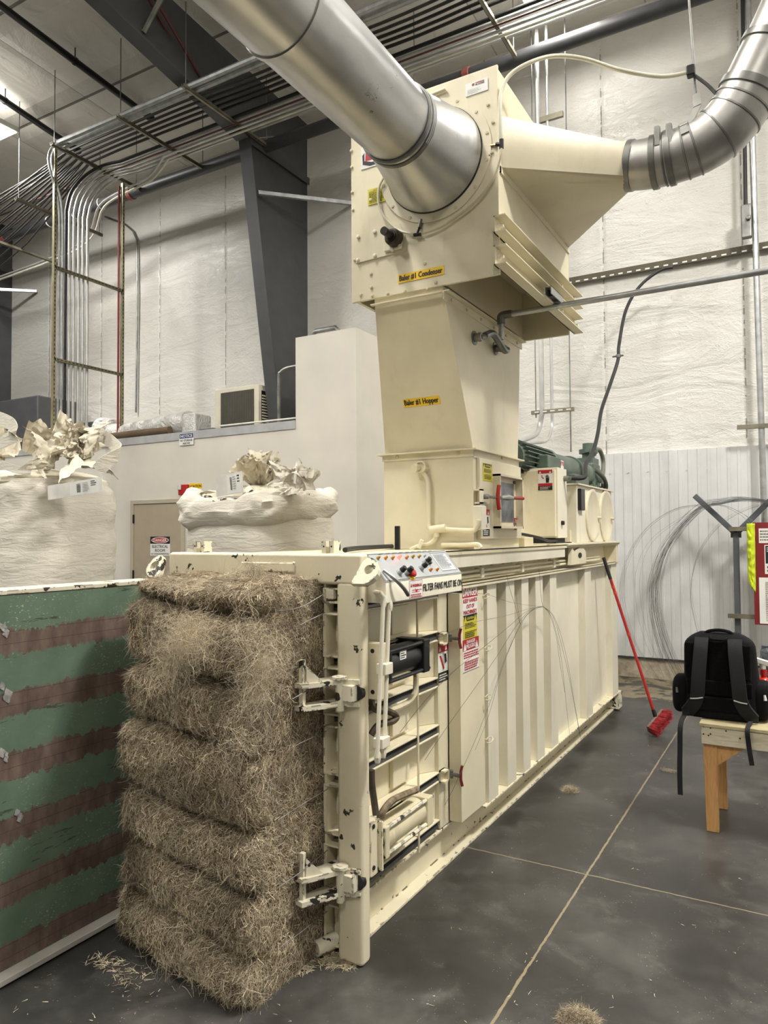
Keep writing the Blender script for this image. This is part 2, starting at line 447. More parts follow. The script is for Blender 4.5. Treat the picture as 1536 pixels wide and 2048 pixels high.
m = MB(); m.box(-6.695, -5.785, RY-.018, RY-.001, .01, 2.10); m.build('door_leaf', beige, d, bevel=.002)
for z in (.25, 1.12, 1.9):
    m = MB(); m.box(-6.705, -6.685, RY-.036, RY-.02, z-.06, z+.06); m.build('hinge', black, d)
o = at(300.5, 1111, Y=RY-.02); e = at(340, 1073, Y=RY-.02); w, h = e.x-o.x, e.z-o.z
sg = sign('door_sign', o, UX, UZ, w, h, [('r', 0, h*.62, w, h, 1), ('e', w/2, h*.81, w*.44, h*.16, 3), ('e', w/2, h*.81, w*.41, h*.135, 2), ('t', 'DANGER', w/2, h*.81, h*.16, w*.66, 0, .0012),
    ('t', 'ELECTRICAL', w/2, h*.48, h*.15, w*.8, 1, .0012), ('t', 'ROOM', w/2, h*.27, h*.15, w*.5, 1, .0012), ('t', 'NO STORAGE PERMITTED', w/2, h*.09, h*.075, w*.9, 1, .0006)], [white_p, black_s, red_s, white_p])
tag(sg, 'white DANGER electrical room sign stuck on the beige door', 'sign')
o = at(358.5, 891.5, Y=RY-.016); e = at(387, 865, Y=RY-.016); w, h = e.x-o.x, e.z-o.z
sg = sign('notice_sign', o, UX, UZ, w, h, [('r', w*.02, h*.58, w*.98, h*.97, 1), ('t', 'NOTICE', w/2, h*.77, h*.24, w*.82, 0, .0015), ('t', 'NO STORAGE', w/2, h*.40, h*.17, w*.84, 2, .0012), ('t', 'ABOVE', w/2, h*.15, h*.17, w*.5, 2, .0012)], [white_p, blue_s, black_s])
tag(sg, 'white and navy NOTICE no storage above sign below the roof edge', 'sign')
o = at(379, 992, Y=RY-.004); e = at(404, 966, Y=RY-.004); w, h = e.x-o.x, e.z-o.z
sg = sign('caution_sign', o, UX, UZ, w, h, [('r', 0, h*.55, w, h, 1), ('t', 'CAUTION', w*.54, h*.77, h*.22, w*.8, 2, .0015), ('p', [(w*.03,h*.64),(w*.15,h*.64),(w*.09,h*.9)], 2)]+lines(w*.1, w*.9, h*.1, h*.5, 3, 2), [white_p, yellow_l, black_s])
tag(sg, 'yellow-topped CAUTION sign beside the red alarm, partly behind the bulk bag', 'sign')
a = thing('fire_alarm', 'small red fire alarm strobe on the wall above the beige door', 'alarm', at(372, 992, Y=RY))
p0, p1 = at(362.5, 991, Y=RY), at(379.5, 969, Y=RY)
m = MB(); m.box(p0.x, p1.x, RY-.06, RY, p0.z, p1.z); m.build('housing', red_p, a, bevel=.01)
m = MB(); m.box(p0.x+.01, p0.x+.065, RY-.085, RY-.06, p0.z+.07, p1.z-.005); m.build('strobe_lens', silver_strip, a, bevel=.008)
# things on the electrical room roof
zr = 2.95
a = thing('outdoor_unit', 'beige air-conditioning condenser with dark coil on the electrical room roof', 'air conditioner', (-5.45, 5.55, zr))
m = MB(); m.box(-5.85, -5.04, 5.4, 5.72, zr, 3.76); m.build('cabinet', cream_light, a, bevel=.01)
m = MB(); m.box(-5.73, -5.12, 5.392, 5.4, zr+.08, 3.70)
for i in range(26): m.box(-5.72+i*.0232, -5.718+i*.0232, 5.386, 5.392, zr+.09, 3.69)
m.build('coil', plain('dark_coil', (86, 82, 74), .6), a)
m = MB(); m.box(-5.04, -5.034, 5.46, 5.68, zr+.1, 3.68, 0)
for i in range(14): m.box(-5.034, -5.024, 5.465, 5.675, zr+.13+i*.04, zr+.15+i*.04, 1)
m.build('side_grille', [black, cream_light], a)
foil = NT('foil_insulation'); foil.set(.34, .35); foil.color(foil.ramp(foil.noise(6, 4), [(.3, (196, 194, 188)), (.7, (232, 231, 227))])); foil.bump(foil.noise(11, 5, .65, None, 1.5), .9, .04); foil = foil.m
a = thing('insulated_duct', 'foil-wrapped flexible duct lying along the electrical room roof', 'duct', (-6.8, 5.0, zr))
m = MB(); P = spline([(-7.9, 5.1, 3.30), (-7.7, 5.1, 3.27), (-7.45, 5.05, 3.20), (-7.0, 5.02, 3.20), (-6.4, 5.0, 3.22), (-5.95, 5.0, 3.24)], 8)
m.tube(P, [.2 if i < 12 else .15 if i < 30 else .17 for i in range(len(P))], 18); m.build('duct_sleeve', foil, a, smooth=True)
m = MB(); m.box(-5.98, -5.72, 4.87, 5.2, zr, 3.35); m.build('end_box', foil, a, bevel=.03)
m = MB(); m.box(-8.3, -7.72, 4.95, 5.5, zr, 3.42); m.build('plenum', galv_dull, a, bevel=.008)
m = MB(); P = [at(200, 870, Y=4.775), at(340, 853, Y=4.775)]; P = [Vector((p.x, 4.775, 3.118)) for p in P]; m.tube(P, .055, 14)
tag(m.build('cardboard_tube', cardboard, smooth=True), 'long brown cardboard tube lying on the roof edge before the foil duct', 'cardboard tube')
m = MB(); m.box(-5.68, -5.42, 4.9, 5.15, zr, 3.12); tag(m.build('junction_box', galv_dull, bevel=.006), 'small grey metal box between foil duct and air-conditioning unit', 'box')
m = MB()
P = [at(440, 852, Y=4.78), at(592, 836, Y=4.78)]; m.tube([P[0], P[1]], .012, 8)
tag(m.build('drain_pipe', white_gloss, smooth=True), 'thin pale pipe lying along the electrical room roof edge', 'pipe')
m = MB(); yb = 5.0
P = [at(558, 838, Y=yb), at(558, 760, Y=yb), at(562, 745, Y=yb), at(573, 737, Y=yb), at(590, 733, Y=yb), at(612, 729, Y=yb)]
P[0].z = zr; m.tube(spline(P, 4), .026, 10); tag(m.build('handrail', galv_dull, smooth=True), 'bent grey pipe handrail beside the white tower', 'handrail')
m = MB(); P = [Vector((-3.78, 4.95, 4.075)), Vector((-3.78, 4.95, 4.17)), Vector((-3.75, 4.95, 4.20)), Vector((-3.45, 4.95, 4.20)), Vector((-3.42, 4.95, 4.17)), Vector((-3.42, 4.95, 4.075))]
m.tube(P, .03, 10); tag(m.build('roof_pipe', galv_dull, smooth=True), 'short grey pipe loop on top of the white tower', 'pipe')
m = MB(); m.box(-10.9, -9.65, 5.2, 6.0, zr, 4.05); tag(m.build('metal_cabinet', grey_frame, bevel=.03), 'dark grey metal cabinet on the roof behind the left bulk bag', 'cabinet')
# ================================================================== THE BALER
B = thing('baler', 'long cream-painted horizontal baler with ribbed side, console and open front chamber', 'baler', (-.55, 2.4, 0))
TOPZ = 1.578
# front press frame
m = MB(); m.box(-.129, -.012, -.022, .045, 0, 1.47); m.build('front_post', cream_chip, B, bevel=.018)
m = MB(); m.box(-1.05, -.012, -.022, .06, 1.455, TOPZ); m.build('cross_beam', cream_chip, B, bevel=.014)
m = MB(); m.box(-1.05, -.955, -.02, .045, 0, 1.47); m.build('front_post', cream_chip, B, bevel=.018)
# lugs on the cross beam, pin and slide bar
for (xa, xb) in ((386, 410), (643, 668)):
    p, q = at(xa, 1105, Y=0), at(xb, 1105, Y=0)
    for xx in (p.x, p.x+(q.x-p.x)*.62):
        m = MB(); m.prism([(xx, .0, TOPZ-.004), (xx+.022, .0, TOPZ-.004), (xx+.022, .0, TOPZ+.05), (xx, .0, TOPZ+.05)], (0, .05, 0))
        m.add([(xx+.011+.004*math.cos(k*PI/5), -.0005, TOPZ+.028+.004*math.sin(k*PI/5)) for k in range(10)], [tuple(range(10))], 1)
        m.build('lug', [cream_worn, black_s], B)
p, q = at(482, 1133, Y=-.03), at(588, 1133, Y=-.03)
m = MB(); m.box(p.x, q.x, -.034, -.022, p.z-.02, p.z+.02); m.build('slide_bar', cream_chip, B, bevel=.006)
p = at(586, 1132, Y=-.03); m = MB(); m.lathe((p.x+.02, .0, p.z), (-1, -.25, 0), [(0, .02), (.02, .02), (.02, .024), (.03, .024), (.03, .017), (.052, .017), (.052, .012), (.06, .012)], 16); m.build('bolt', cream, B, smooth=True)
# side lug with hole on the right post and its twin on the left
def padeye(x0, s, nm='padeye'):
    m = MB(); n = Vector((0, -.86, .5)); v = Vector((0, .5, .86)); o = Vector((x0, -.062, 1.455))
    out = [(0, 0), (.07, 0), (.105, .035), (.105, .06), (.085, .1), (.07, .112), (.03, .112)]
    hole = [(.062+.02*math.cos(k*PI/8), .062+.02*math.sin(k*PI/8)) for k in range(16)]
    W = lambda a, b, t: o + UX*a*s + v*b + n*t
    # plate with a real hole: ring of quads between outline and hole
    ring = []
    for k in range(16):
        ang = k*PI/8; d = Vector((math.cos(ang), math.sin(ang))); best = .2
        for i in range(len(out)):
            a, b = Vector(out[i])-Vector((.062, .062)), Vector(out[(i+1) % len(out)])-Vector((.062, .062)); e = b-a
            den = d.x*e.y-d.y*e.x
            if abs(den) < 1e-9: continue
            tt = (a.x*e.y-a.y*e.x)/den; uu = (a.x*d.y-a.y*d.x)/den
            if tt > 0 and -1e-6 <= uu <= 1+1e-6: best = min(best, tt)
        ring.append((.062+d.x*best, .062+d.y*best))
    vs = []; 
    for t in (0, .024): vs += [W(a, b, t) for a, b in ring] + [W(a, b, t) for a, b in hole]
    fs = []
    for k in range(16):
        j = (k+1) % 16
        fs += [(k, j, 16+j, 16+k), (32+k, 48+k, 48+j, 32+j), (k, 32+k, 32+j, j), (16+k, 16+j, 48+j, 48+k)]
    m.add(vs, fs); return m.build(nm, cream_worn, B)
padeye(-.02, 1); padeye(-1.045, -1)
# chamber side: stack of pans between wire slots
XO, XI = -.118, -.190
slots = [1.354, 1.139, .91, .676, .442, .21]
Y0, Y1 = .045, .885
m = MB(); m.box(XI-.01, XI, .0, 4.8, .19, 1.5); m.build('chamber_wall', cream, B)
zs = [1.455] + slots
for i in range(len(zs)-1):
    hi, lo = zs[i]-.012, zs[i+1]+.022
    if i == 0: hi = 1.46
    m = MB()
    m.box(XI, XO, Y0, Y1, lo, lo+.010); m.box(XI, XO, Y0, Y1, hi-.010, hi)                # flanges of the pan
    m.box(XI, XO, Y1-.012, Y1, lo, hi)
    m.box(XI, XI+.022, .50, .66, lo+.03, hi-.02)                                          # pressed field
    m.prism([(XI, Y1-.012, lo+.01), (XI, .79, lo+.01), (XO-.02, Y1-.012, lo+.01)], (0, 0, hi-lo-.02))
    m.build('side_pan', cream, B, bevel=.004)
    m = MB(); m.box(XI-.006, XO-.012, Y0+.01, Y1-.01, lo-.020, lo-.001, 0); m.box(XI, XO-.006, Y0+.01, Y1-.01, lo-.033, lo-.021, 1); m.build('wire_slot', [dark_void, galv_dull], B)  # dark bar fills the gap, standing in for the slot's shade
m = MB(); m.box(-1.0, -.972, .0, 4.8, .02, 1.55); m.box(-.972, -.2, 4.77, 4.8, .02, 1.55); m.build('chamber_wall', cream, B)
# front edges of the pans seen between bale and post
for i in range(len(zs)):
    hi = zs[i]-.014; lo = (zs[i+1]+.024) if i+1 < len(zs) else .035
    m = MB(); yA = -.004; xa, xb, yB = -.205, -.127, .085
    m.box(xa, xa+.007, yA, yB, lo, hi); m.box(xa, xb, yA, yB, hi-.009, hi); m.box(xa, xb, yA, yB, lo, lo+.009); m.box(xa, xb, yB-.01, yB, lo, hi)
    if hi-lo > .15:
        m.grid(lambda u_, v_: (xa+.007+(xb-xa-.007)*u_, yB-.012-.045*(max(0, math.sin(PI*min(1, max(0, (u_-.25)/.6))))**.6)*(max(0, math.sin(PI*min(1, max(0, (v_-.12)/.76))))**.35), lo+.009+(hi-lo-.018)*v_), 14, 22)
    m.build('wall_end_plate', cream_chip, B, bevel=.004)
m = MB(); m.box(-.19, -.15, -.008, .02, 1.395, 1.436); m.build('square_bolt', cream_worn, B, bevel=.006)
m = MB(); m.tube([(XO+.006, .64, 1.34), (XO+.006, .64, .17)], .0055, 6)
m.build('tie_rod', cream, B)
# slide strip and access door
m = MB(); m.box(XI, XO, .885, .984, .19, 1.385); m.build('side_strip', cream, B, bevel=.003)
dy0, dy1, dz0, dz1, dx = .984, 1.30, .198, 1.352, -.046
m = MB(); m.box(-.115, dx, dy0, dy1, dz0, dz1); adoor = m.build('access_door', cream, B, bevel=.004)
for z in (1.13, .45):
    m = MB(); m.box(XO, XO+.03, .875, .93, z-.03, z-.022); m.box(XO, XO+.03, .875, .93, z+.022, z+.03); m.box(XO, XO+.008, .875, .93, z-.03, z+.03)
    m.box(XO, XO+.03, .922, .93, z-.03, z+.03); lt = m.build('toggle_latch', cream, adoor)
    m = MB(); m.bar((XO+.03, .94, z), (-.035, .945, z-.004), .022, .014); m.cyl((XO+.035, .94, z-.02), (XO+.035, .94, z+.02), .011, 10); m.build('latch_arm', galv_dull, adoor, bevel=.003)
    m = MB(); m.tube([(-.022, .94, z-.05), (-.03, .94, z-.02), (-.03, .94, z+.02), (-.022, .94, z+.05)], .0075, 8); m.build('latch_handle', dkred, adoor, smooth=True)
# warning stickers on the door
def side_sticker(x0, y1, x1, y0, X, name, items_fn, mats, par):
    """corner pixels (left, bottom, right, top) read on plane X"""
    o, e = at(x0, y1, X=X), at(x1, y0, X=X); b = at(x1, y1, X=X)
    w = e.y-o.y; h = at(x0, y0, X=X).z-o.z
    return sign(name, o, UY, UZ, w, h, items_fn(w, h), mats, par)
def keep_hands(w, h): return [('r', 0, h*.62, w, h, 1), ('t', 'DANGER', w*.5, h*.81, h*.27, w*.94, 0, .002), ('t', 'KEEP HANDS', w*.5, h*.52, h*.13, w*.9, 1, .0012), ('t', 'OUT OF', w*.5, h*.33, h*.13, w*.5, 1, .0012), ('t', 'MACHINERY', w*.5, h*.14, h*.13, w*.85, 1, .0012)]
def tri(cx, cy, s, mt): return ('p', [(cx-s*.5, cy-s*.45), (cx+s*.5, cy-s*.45), (cx, cy+s*.55)], mt)
def caution(w, h): return [('r', w*.05, h*.04, w*.95, h*.045, 1), ('r', w*.05, h*.76, w*.95, h*.97, 1), tri(w*.15, h*.85, w*.18, 0), tri(w*.85, h*.85, w*.18, 0), ('t', 'CAUTION', w*.5, h*.86, h*.09, w*.5, 0, .0008)] + lines(w*.1, w*.92, h*.46, h*.70, 4, 1) + lines(w*.1, w*.92, h*.1, h*.38, 4, 1)
def peligro(w, h): return [('r', 0, h*.66, w, h, 1), tri(w*.13, h*.76, w*.2, 0), tri(w*.87, h*.76, w*.2, 0), ('t', 'DANGER', w*.5, h*.91, h*.1, w*.6, 0, .001), ('t', 'PELIGRO', w*.5, h*.77, h*.12, w*.62, 0, .001), ('r', 0, 0, w, h*.012, 2), ('r', 0, h*.655, w, h*.665, 2)] + lines(w*.05, w*.98, h*.4, h*.62, 3, 1, .55, .1) + lines(w*.08, w*.95, h*.05, h*.34, 4, 1, .55, .2)
side_sticker(925, 1235.5, 955, 1174, dx+.001, 'keep_hands_sticker', keep_hands, [white_p, red_s], adoor)
side_sticker(927, 1284, 954, 1232, dx+.001, 'caution_sticker', caution, [yellow_s, black_s], adoor)
side_sticker(926, 1347, 957.5, 1281, dx+.001, 'danger_peligro_sticker', peligro, [white_p, red_s, black_s], adoor)
def pinch(w, h): return [('r', 0, h*.78, w, h, 1), tri(w*.2, h*.87, w*.2, 0), tri(w*.8, h*.87, w*.2, 0), ('p', [(w*.12, h*.7), (w*.3, h*.7), (w*.62, h*.34), (w*.5, h*.3)], 1), ('p', [(w*.6, h*.72), (w*.8, h*.72), (w*.85, h*.5), (w*.66, h*.45)], 2), ('r', 0, 0, w, h*.26, 2)] + lines(w*.1, w*.9, h*.03, h*.22, 3, 0)
side_sticker(876.5, 1367, 896, 1290, XO+.001, 'pinch_point_sticker', pinch, [white_p, red_s, black_s], B)
m = MB(); o = at(842, 1226, X=XI+.003); e = at(848, 1199, X=XI+.003); m.box(XI+.001, XI+.003, o.y, o.y+.02, o.z, e.z); m.build('orange_label', plain('orange_label', (206, 84, 30), .5), B)
# tall side section: panel, hat stiffeners, rails, base beam
m = MB(); m.box(-.12, -.105, 1.30, 4.56, .18, 1.385); m.build('side_panel', cream_light, B)
for a, b in ((1.36, 1.50), (1.655, 1.80), (1.93, 2.06), (2.20, 2.35), (2.51, 2.66), (3.43, 3.62)):
    m = MB(); m.box(-.106, -.05, a, b, .18, 1.385); m.build('stiffener', cream_light, B, bevel=.003)
m = MB(); m.box(-.2, -.05, 4.34, 4.56, .18, 1.385); m.build('stiffener', cream_light, B, bevel=.003)
m = MB(); m.box(-.2, -.045, 1.30, 4.56, .168, .18); m.box(-.19, -.16, .05, 4.8, .01, .168); m.box(-.19, -.1, .05, 4.82, 0, .014); m.box(-.2, -.118, .05, 1.3, .172, .184)
m.build('base_beam', cream_chip, B, bevel=.003)
m = MB(); m.box(-.2, -.05, 4.56, 4.70, .02, .168); m.build('end_foot', cream_worn, B)
m = MB(); m.box(-.2, -.03, .99, 4.56, 1.386, 1.394); m.box(-.04, -.03, .99, 4.56, 1.374, 1.394); m.build('sill_angle', cream, B, bevel=.002)
m = MB(); m.box(-.16, -.13, .7, 4.5, 1.388, 1.56); m.build('upper_web', cream, B)
m = MB(); m.box(-.13, -.02, .755, 2.78, 1.484, 1.562); m.build('cover_channel', cream_light, B, bevel=.003)
m = MB(); m.box(-.5, -.0, 2.8, 4.52, 1.566, 1.58); m.box(-.16, -.02, 4.42, 4.5, 1.388, 1.57); m.build('end_channel', cream, B, bevel=.002)
m = MB(); m.box(-.98, -.012, .06, 4.52, 1.55, 1.566); m.build('top_plate', cream_dusty, B)
m = MB(); m.box(-.03, -.012, .77, 2.8, 1.5655, 1.572); m.build('edge_seal', black_rubber, B)
for z, x in ((1.428, -.07), (1.452, -.075), (1.408, -.09)):
    m = MB(); m.tube([(x, .78, z), (x, 4.0 if z > 1.42 else 1.9, z)], .0085, 8); m.build('hydraulic_pipe', cream, B, smooth=True)
for y in (1.32, 1.98, 2.65, 3.45):
    m = MB(); m.box(-.1, -.055, y-.02, y+.02, 1.412, 1.468); m.build('pipe_clamp', cream_light, B, bevel=.004)
for i, y in enumerate((1.45, 1.62, 1.8, 1.95, 2.2, 2.5, 2.75)):
    m = MB(); m.cyl((-.131, y, 1.475), (-.115, y, 1.475), .008, 8); m.build('bolt', cream_dusty, B)
# rear padeye on the channel
o = at(1148, 1120, X=-.02)
m = MB(); q = [(-.02, 2.93, 1.42), (-.02, 3.36, 1.42), (-.02, 3.36, 1.50)] + [(-.02, 3.20+.16*math.cos(k*PI/8), 1.49+.055*math.sin(k*PI/8)) for k in range(1, 8)] + [(-.02, 2.96, 1.545)]
m.prism(q, (-.025, 0, 0)); m.add([(-.019, 3.18+.055*math.cos(k*PI/8), 1.485+.022*math.sin(k*PI/8)) for k in range(16)], [tuple(range(16))], 1); m.build('padeye', [cream, dark_void], B)
# eye hooks down the door side
for (px, py) in ((967, 1192), (970, 1296), (971, 1394), (973, 1479)):
    p = at(px, py, X=-.04); m = MB()
    m.tube([(p.x-.06, p.y, p.z)] + [(p.x+.018-.018*math.cos(k*PI/6), p.y+.02*math.sin(k*PI/6), p.z+.012*math.sin(k*PI/6)) for k in range(11)], .0035, 6); m.build('eye_hook', cream_dusty, B)
# hydraulic cylinders on the chamber side
cyb = thing  # alias kept out of the scene
def cylinder(name, y0, y1, z, x, r, mat, sq, plate_m, tie, plate_at=None, w0=.035):
    m = MB(); m.cyl((x, y0, z), (x, y1, z), r, 28); c = m.build(name, mat, B, smooth=True)
    for yy, w in ((y0, w0), (y1-.055, .055)):
        m = MB(); q_ = sq if yy > y0 else sq*(.93 if plate_at else 1); m.box(x-q_, x+q_, yy, yy+w, z-q_, z+q_); m.build('end_block', mat, c, bevel=.006)
    for sx in (-1, 1):
        for sz in (-1, 1):
            m = MB(); m.cyl((x+sx*sq*.82, y0, z+sz*sq*.82), (x+sx*sq*.82, y1+.012, z+sz*sq*.82), .009, 8); m.build('tie_bolt', tie, c, smooth=True)
    if plate_at is None: m = MB(); m.box(x-sq-.02, x+sq-.03, .047, y0-.006, z-.115, z+.10); m.box(x-sq, x+sq-.01, y0-.012, y0, z-.105, z+.09); fx, fy, zz = x+sq-.031, .068, z
    else: (px0_, px1_, py0_, py1_, pz0_, pz1_) = plate_at; m = MB(); m.box(px0_, px1_, py0_, py1_, pz0_, pz1_); fx, fy, zz = -.003, py0_-.001, (pz0_+pz1_)/2
    pl_ = m.build('mounting_plate', plate_m, c, bevel=.004)
    for dz in (-.08, .08):
        m = MB(); m.cyl((fx, fy, zz+dz), (fx+.005, fy, zz+dz) if plate_at is None else (fx, fy+.006, zz+dz), .009, 12); m.build('bolt_hole', black_s, pl_)
    return c
p0 = at(773, 1325, X=.0); p1 = at(857, 1305, X=.0)
blk = cylinder('black_cylinder', .10, .445, 1.128, -.02, .062, black, .072, cream, black, (-.12, .034, .048, .098, 1.005, 1.225), .02)
o = at(800, 1322, X=.040); w = .055
sign('cylinder_label', (.040, o.y, o.z), UY, UZ, .055, .038, [('r', .002, .002, .053, .036, 1), ('r', .003, .003, .052, .035, 0)] + lines(.006, .05, .006, .033, 3, 1), [white_p, black_s], blk)
wht = cylinder('cream_cylinder', .115, .54, .425, -.05, .058, cream_dusty, .064, cream_chip, cream_worn)
# flex hose under the black cylinder, the grimy loop, the lower hose
def B_hose(name, pts, r, mat, n=8): m = MB(); m.tube(spline(pts, 6), r, n); return m.build(name, mat, B, smooth=True)
hX = -.03
B_hose('hydraulic_hose', [at(831, 1335, X=hX), at(832, 1365, X=hX), at(829, 1388, X=hX), at(815, 1405, X=hX), at(785, 1419, X=hX), at(758, 1424, X=-.06)], .013, cream_dusty)
m = MB(); p = at(831, 1330, X=hX); m.lathe(p, (0, 0, -1), [(0, .012), (.02, .014), (.02, .011), (.05, .011)], 10); m.build('hose_fitting', brass, B, smooth=True)
B_hose('hydraulic_hose', [at(742, 1382, X=-.05), at(742, 1400, X=-.05), at(750, 1418, X=-.03), at(775, 1422, X=-.0), at(792, 1432, X=.0), at(786, 1442, X=.0), at(757, 1450, X=-.03), at(742, 1470, X=-.05)], .014, plain('grimy_hose', (92, 76, 54), .7, var=.25, scale=30))
B_hose('hydraulic_hose', [at(833, 1580, X=-.02), at(812, 1588, X=-.01), at(785, 1601, X=-.01), at(768, 1620, X=-.02), at(760, 1636, X=-.03)], .015, plain('oily_hose', (150, 132, 104), .6, var=.25, scale=30))
B_hose('hydraulic_hose', [at(743, 1540, X=-.05), at(744, 1570, X=-.05), at(748, 1600, X=-.05), at(752, 1630, X=-.04)], .014, plain('worn_hose', (70, 62, 50), .6, var=.3, scale=20))
# twin pipes down the post with clamps
for (a, b, lo) in ((767, 755, 1470), (779, 768, 1470)):
    xx = .066 if a < 773 else .062
    m = MB(); m.tube([at(a-22, 1183, X=.0), at(a-6, 1186, X=xx), at(a, 1194, X=xx), at(a-1, 1215, X=xx), at(b+3, 1420, X=xx), at(b, 1500, X=xx), at(b-1, 1516, X=xx)], .0085, 8); m.build('hydraulic_pipe', cream_light, B, smooth=True)
for (px, py, hh) in ((764, 1337, .022), (758, 1484, .02)):
    p = at(px+6, py, X=.06); m = MB(); m.box(p.x-.022, p.x+.02, p.y-.03, p.y+.03, p.z-hh, p.z+hh); m.build('pipe_clamp', cream_light, B, bevel=.004)
for (px, py) in ((767, 1203), (779, 1212), (755, 1515), (766, 1505)):
    p = at(px, py, X=.062); m = MB(); m.lathe(p-UZ*.02, UZ, [(0, .010), (.012, .0135), (.03, .0135), (.042, .010)], 8); m.build('pipe_fitting', cream_light, B, smooth=True)
# door latches on the post: forked clamps with an upright pin
def latch(zt, nm='door_latch'):
    r = MB(); o = Vector((-.135, -.03, zt))
    def plate(z0, th): return [(-.205, -.19, z0), (-.165, -.20, z0), (-.075, -.05, z0), (-.02, -.03, z0), (-.02, .0, z0), (-.15, .0, z0), (-.205, -.15, z0)]
    for z0 in (zt, zt-.085): r.prism(plate(z0, .0), (0, 0, .018))
    lt = r.build(nm, cream_worn, B)
    k = MB(); k.box(-.098, -.03, -.06, -.015, zt-.064, zt); k.build('latch_block', cream_worn, lt, bevel=.004)
    k = MB(); k.lathe((-.09, -.055, zt-.105), UZ, [(0, .017), (.125, .017), (.125, .03), (.136, .03), (.136, .012), (.14, .012)], 18); k.build('hinge_pin', cream_worn, lt, smooth=True)
    k = MB(); k.box(-.192, -.172, -.182, -.162, zt-.085, zt+.105); k.build('upright_bar', cream_worn, lt, bevel=.003)
    k = MB(); k.prism([(-.172, -.168, zt+.018), (-.13, -.115, zt+.018), (-.172, -.168, zt+.085)], (.006, -.004, 0)); k.build('gusset', cream_worn, lt)
    k = MB(); k.cyl((-.036, -.024, zt-.035), (-.036, .0, zt-.035), .03, 20); k.build('pivot_bush', black, lt)
latch(1.075); latch(.355)
m = MB(); m.lathe((-.17, .03, .045), (-.35, -1, 0), [(0, .03), (.10, .03), (.10, .024), (.09, .024)], 18); m.build('roller_stub', cream_worn, B, smooth=True)
# ------------------------------------------------------------------ operator console
cy0, cy1 = .03, .75
m = MB(); m.prism([(-.02, cy0, 1.575), (.07, cy0, 1.466), (.07, cy0, 1.385), (-.04, cy0, 1.385)], (0, cy1-cy0, 0)); con = m.build('control_console', cream_light, B, bevel=.003)
u = UY; v = Vector((-.09, 0, .109)).normalized(); nn = u.cross(v)
LEN = math.hypot(.09, .109)
O = Vector((.07, cy0, 1.466))
W = cy1-cy0
it = [('r', .003, .003, W-.003, LEN-.003, 1), ('r', .006, .006, W-.006, LEN-.006, 0), ('r', W-.185, LEN*.16, W-.02, LEN*.9, 1), ('r', W-.182, LEN*.18, W-.023, LEN*.88, 2)]
it += lines(W-.17, W-.04, LEN*.24, LEN*.84, 12, 3, .35, .3)
for k in range(9): it += lines(.085+k*.055, .12+k*.055, LEN*.93, LEN*.985, 1, 3, .5, .1)
plate = sign('console_plate', O+nn*.0025, u, v, W, LEN, it, [grey_plate, black_s, plain('pale_plate', (190, 194, 196), .5, var=.02), plain('grey_ink', (96, 98, 102), .5)], con, .0024)
def S(px, py):
    """point on the sloped console face at a photo position"""
    d = Vector(at(px, py, Y=0)) - Vector(CAM.tolist()); c = Vector(CAM.tolist()); tt = (O-c).dot(nn)/d.dot(nn)
    return c+d*tt
amber = plain('amber_lens', (206, 132, 44), .25); olive = plain('brass_lens', (176, 142, 60), .3)
for i, (px, py) in enumerate(((754, 1118), (769, 1118), (783, 1118), (811, 1117), (823.5, 1115.5), (836, 1115), (859, 1142), (872, 1141))):
    p = S(px, py); m = MB(); m.lathe(p, nn, [(0, .008), (.005, .008), (.005, .006), (.016, .0055), (.019, .003)], 14); m.build('pilot_light', amber if i in (1, 2, 3, 6, 7) else olive, con, smooth=True)
p = S(796, 1117); m = MB(); m.lathe(p, nn, [(0, .009), (.005, .009), (.005, .007), (.018, .0065), (.022, .003)], 14); m.build('pilot_light', red_lit, con, smooth=True)['label'] = 'lit red pilot light'
p = S(847, 1114); m = MB(); m.lathe(p, nn, [(0, .005), (.016, .004)], 12); m.build('key_switch', galv, con, smooth=True)
for (px, py) in ((797, 1147), (811, 1147.5), (841, 1138), (848, 1128)):
    p = S(px, py); m = MB(); m.lathe(p, nn, [(0, .0145), (.006, .0145), (.006, .011), (.02, .0105)], 18); kb = m.build('selector_switch', galv, con, smooth=True)
    m = MB(); m.lathe(p+nn*.02, nn, [(0, .0125), (.004, .0125), (.02, .011), (.022, .009)], 16); m.build('selector_knob', black, kb, smooth=True)
p = S(857, 1128); m = MB(); m.lathe(p, nn, [(0, .006), (.008, .006), (.008, .009), (.016, .009)], 14); m.build('small_knob', black, con, smooth=True)
p = S(819, 1150); m = MB(); m.box(-.022, .022, -.024, .02, 0, .004)
m.v = [tuple(p + u*a + v*b + nn*c) for a, b, c in m.v]; m.build('yellow_backplate', yellow_l, con)
m = MB(); m.lathe(p, nn, [(0, .012), (.014, .012), (.014, .021), (.021, .021), (.026, .016), (.027, .004)], 22); m.build('emergency_stop', red_p, con, smooth=True)
m = MB(); m.tube(spline([(.045, .055, 1.512), (.085, .07, 1.48), (.105, .11, 1.44), (.10, .155, 1.41)], 5), [.006]*4+[.008]*12, 8); m.build('lever_handle', galv_dull, con, smooth=True)
fo = at(818, 1196, X=.0715); fe = at(845, 1160, X=.0715)
fp = Vector((.0715, at(818.5, 1180, X=.0715).y, 1.3865)); w = at(845.5, 1180, X=.0715).y-fp.y; h = .077
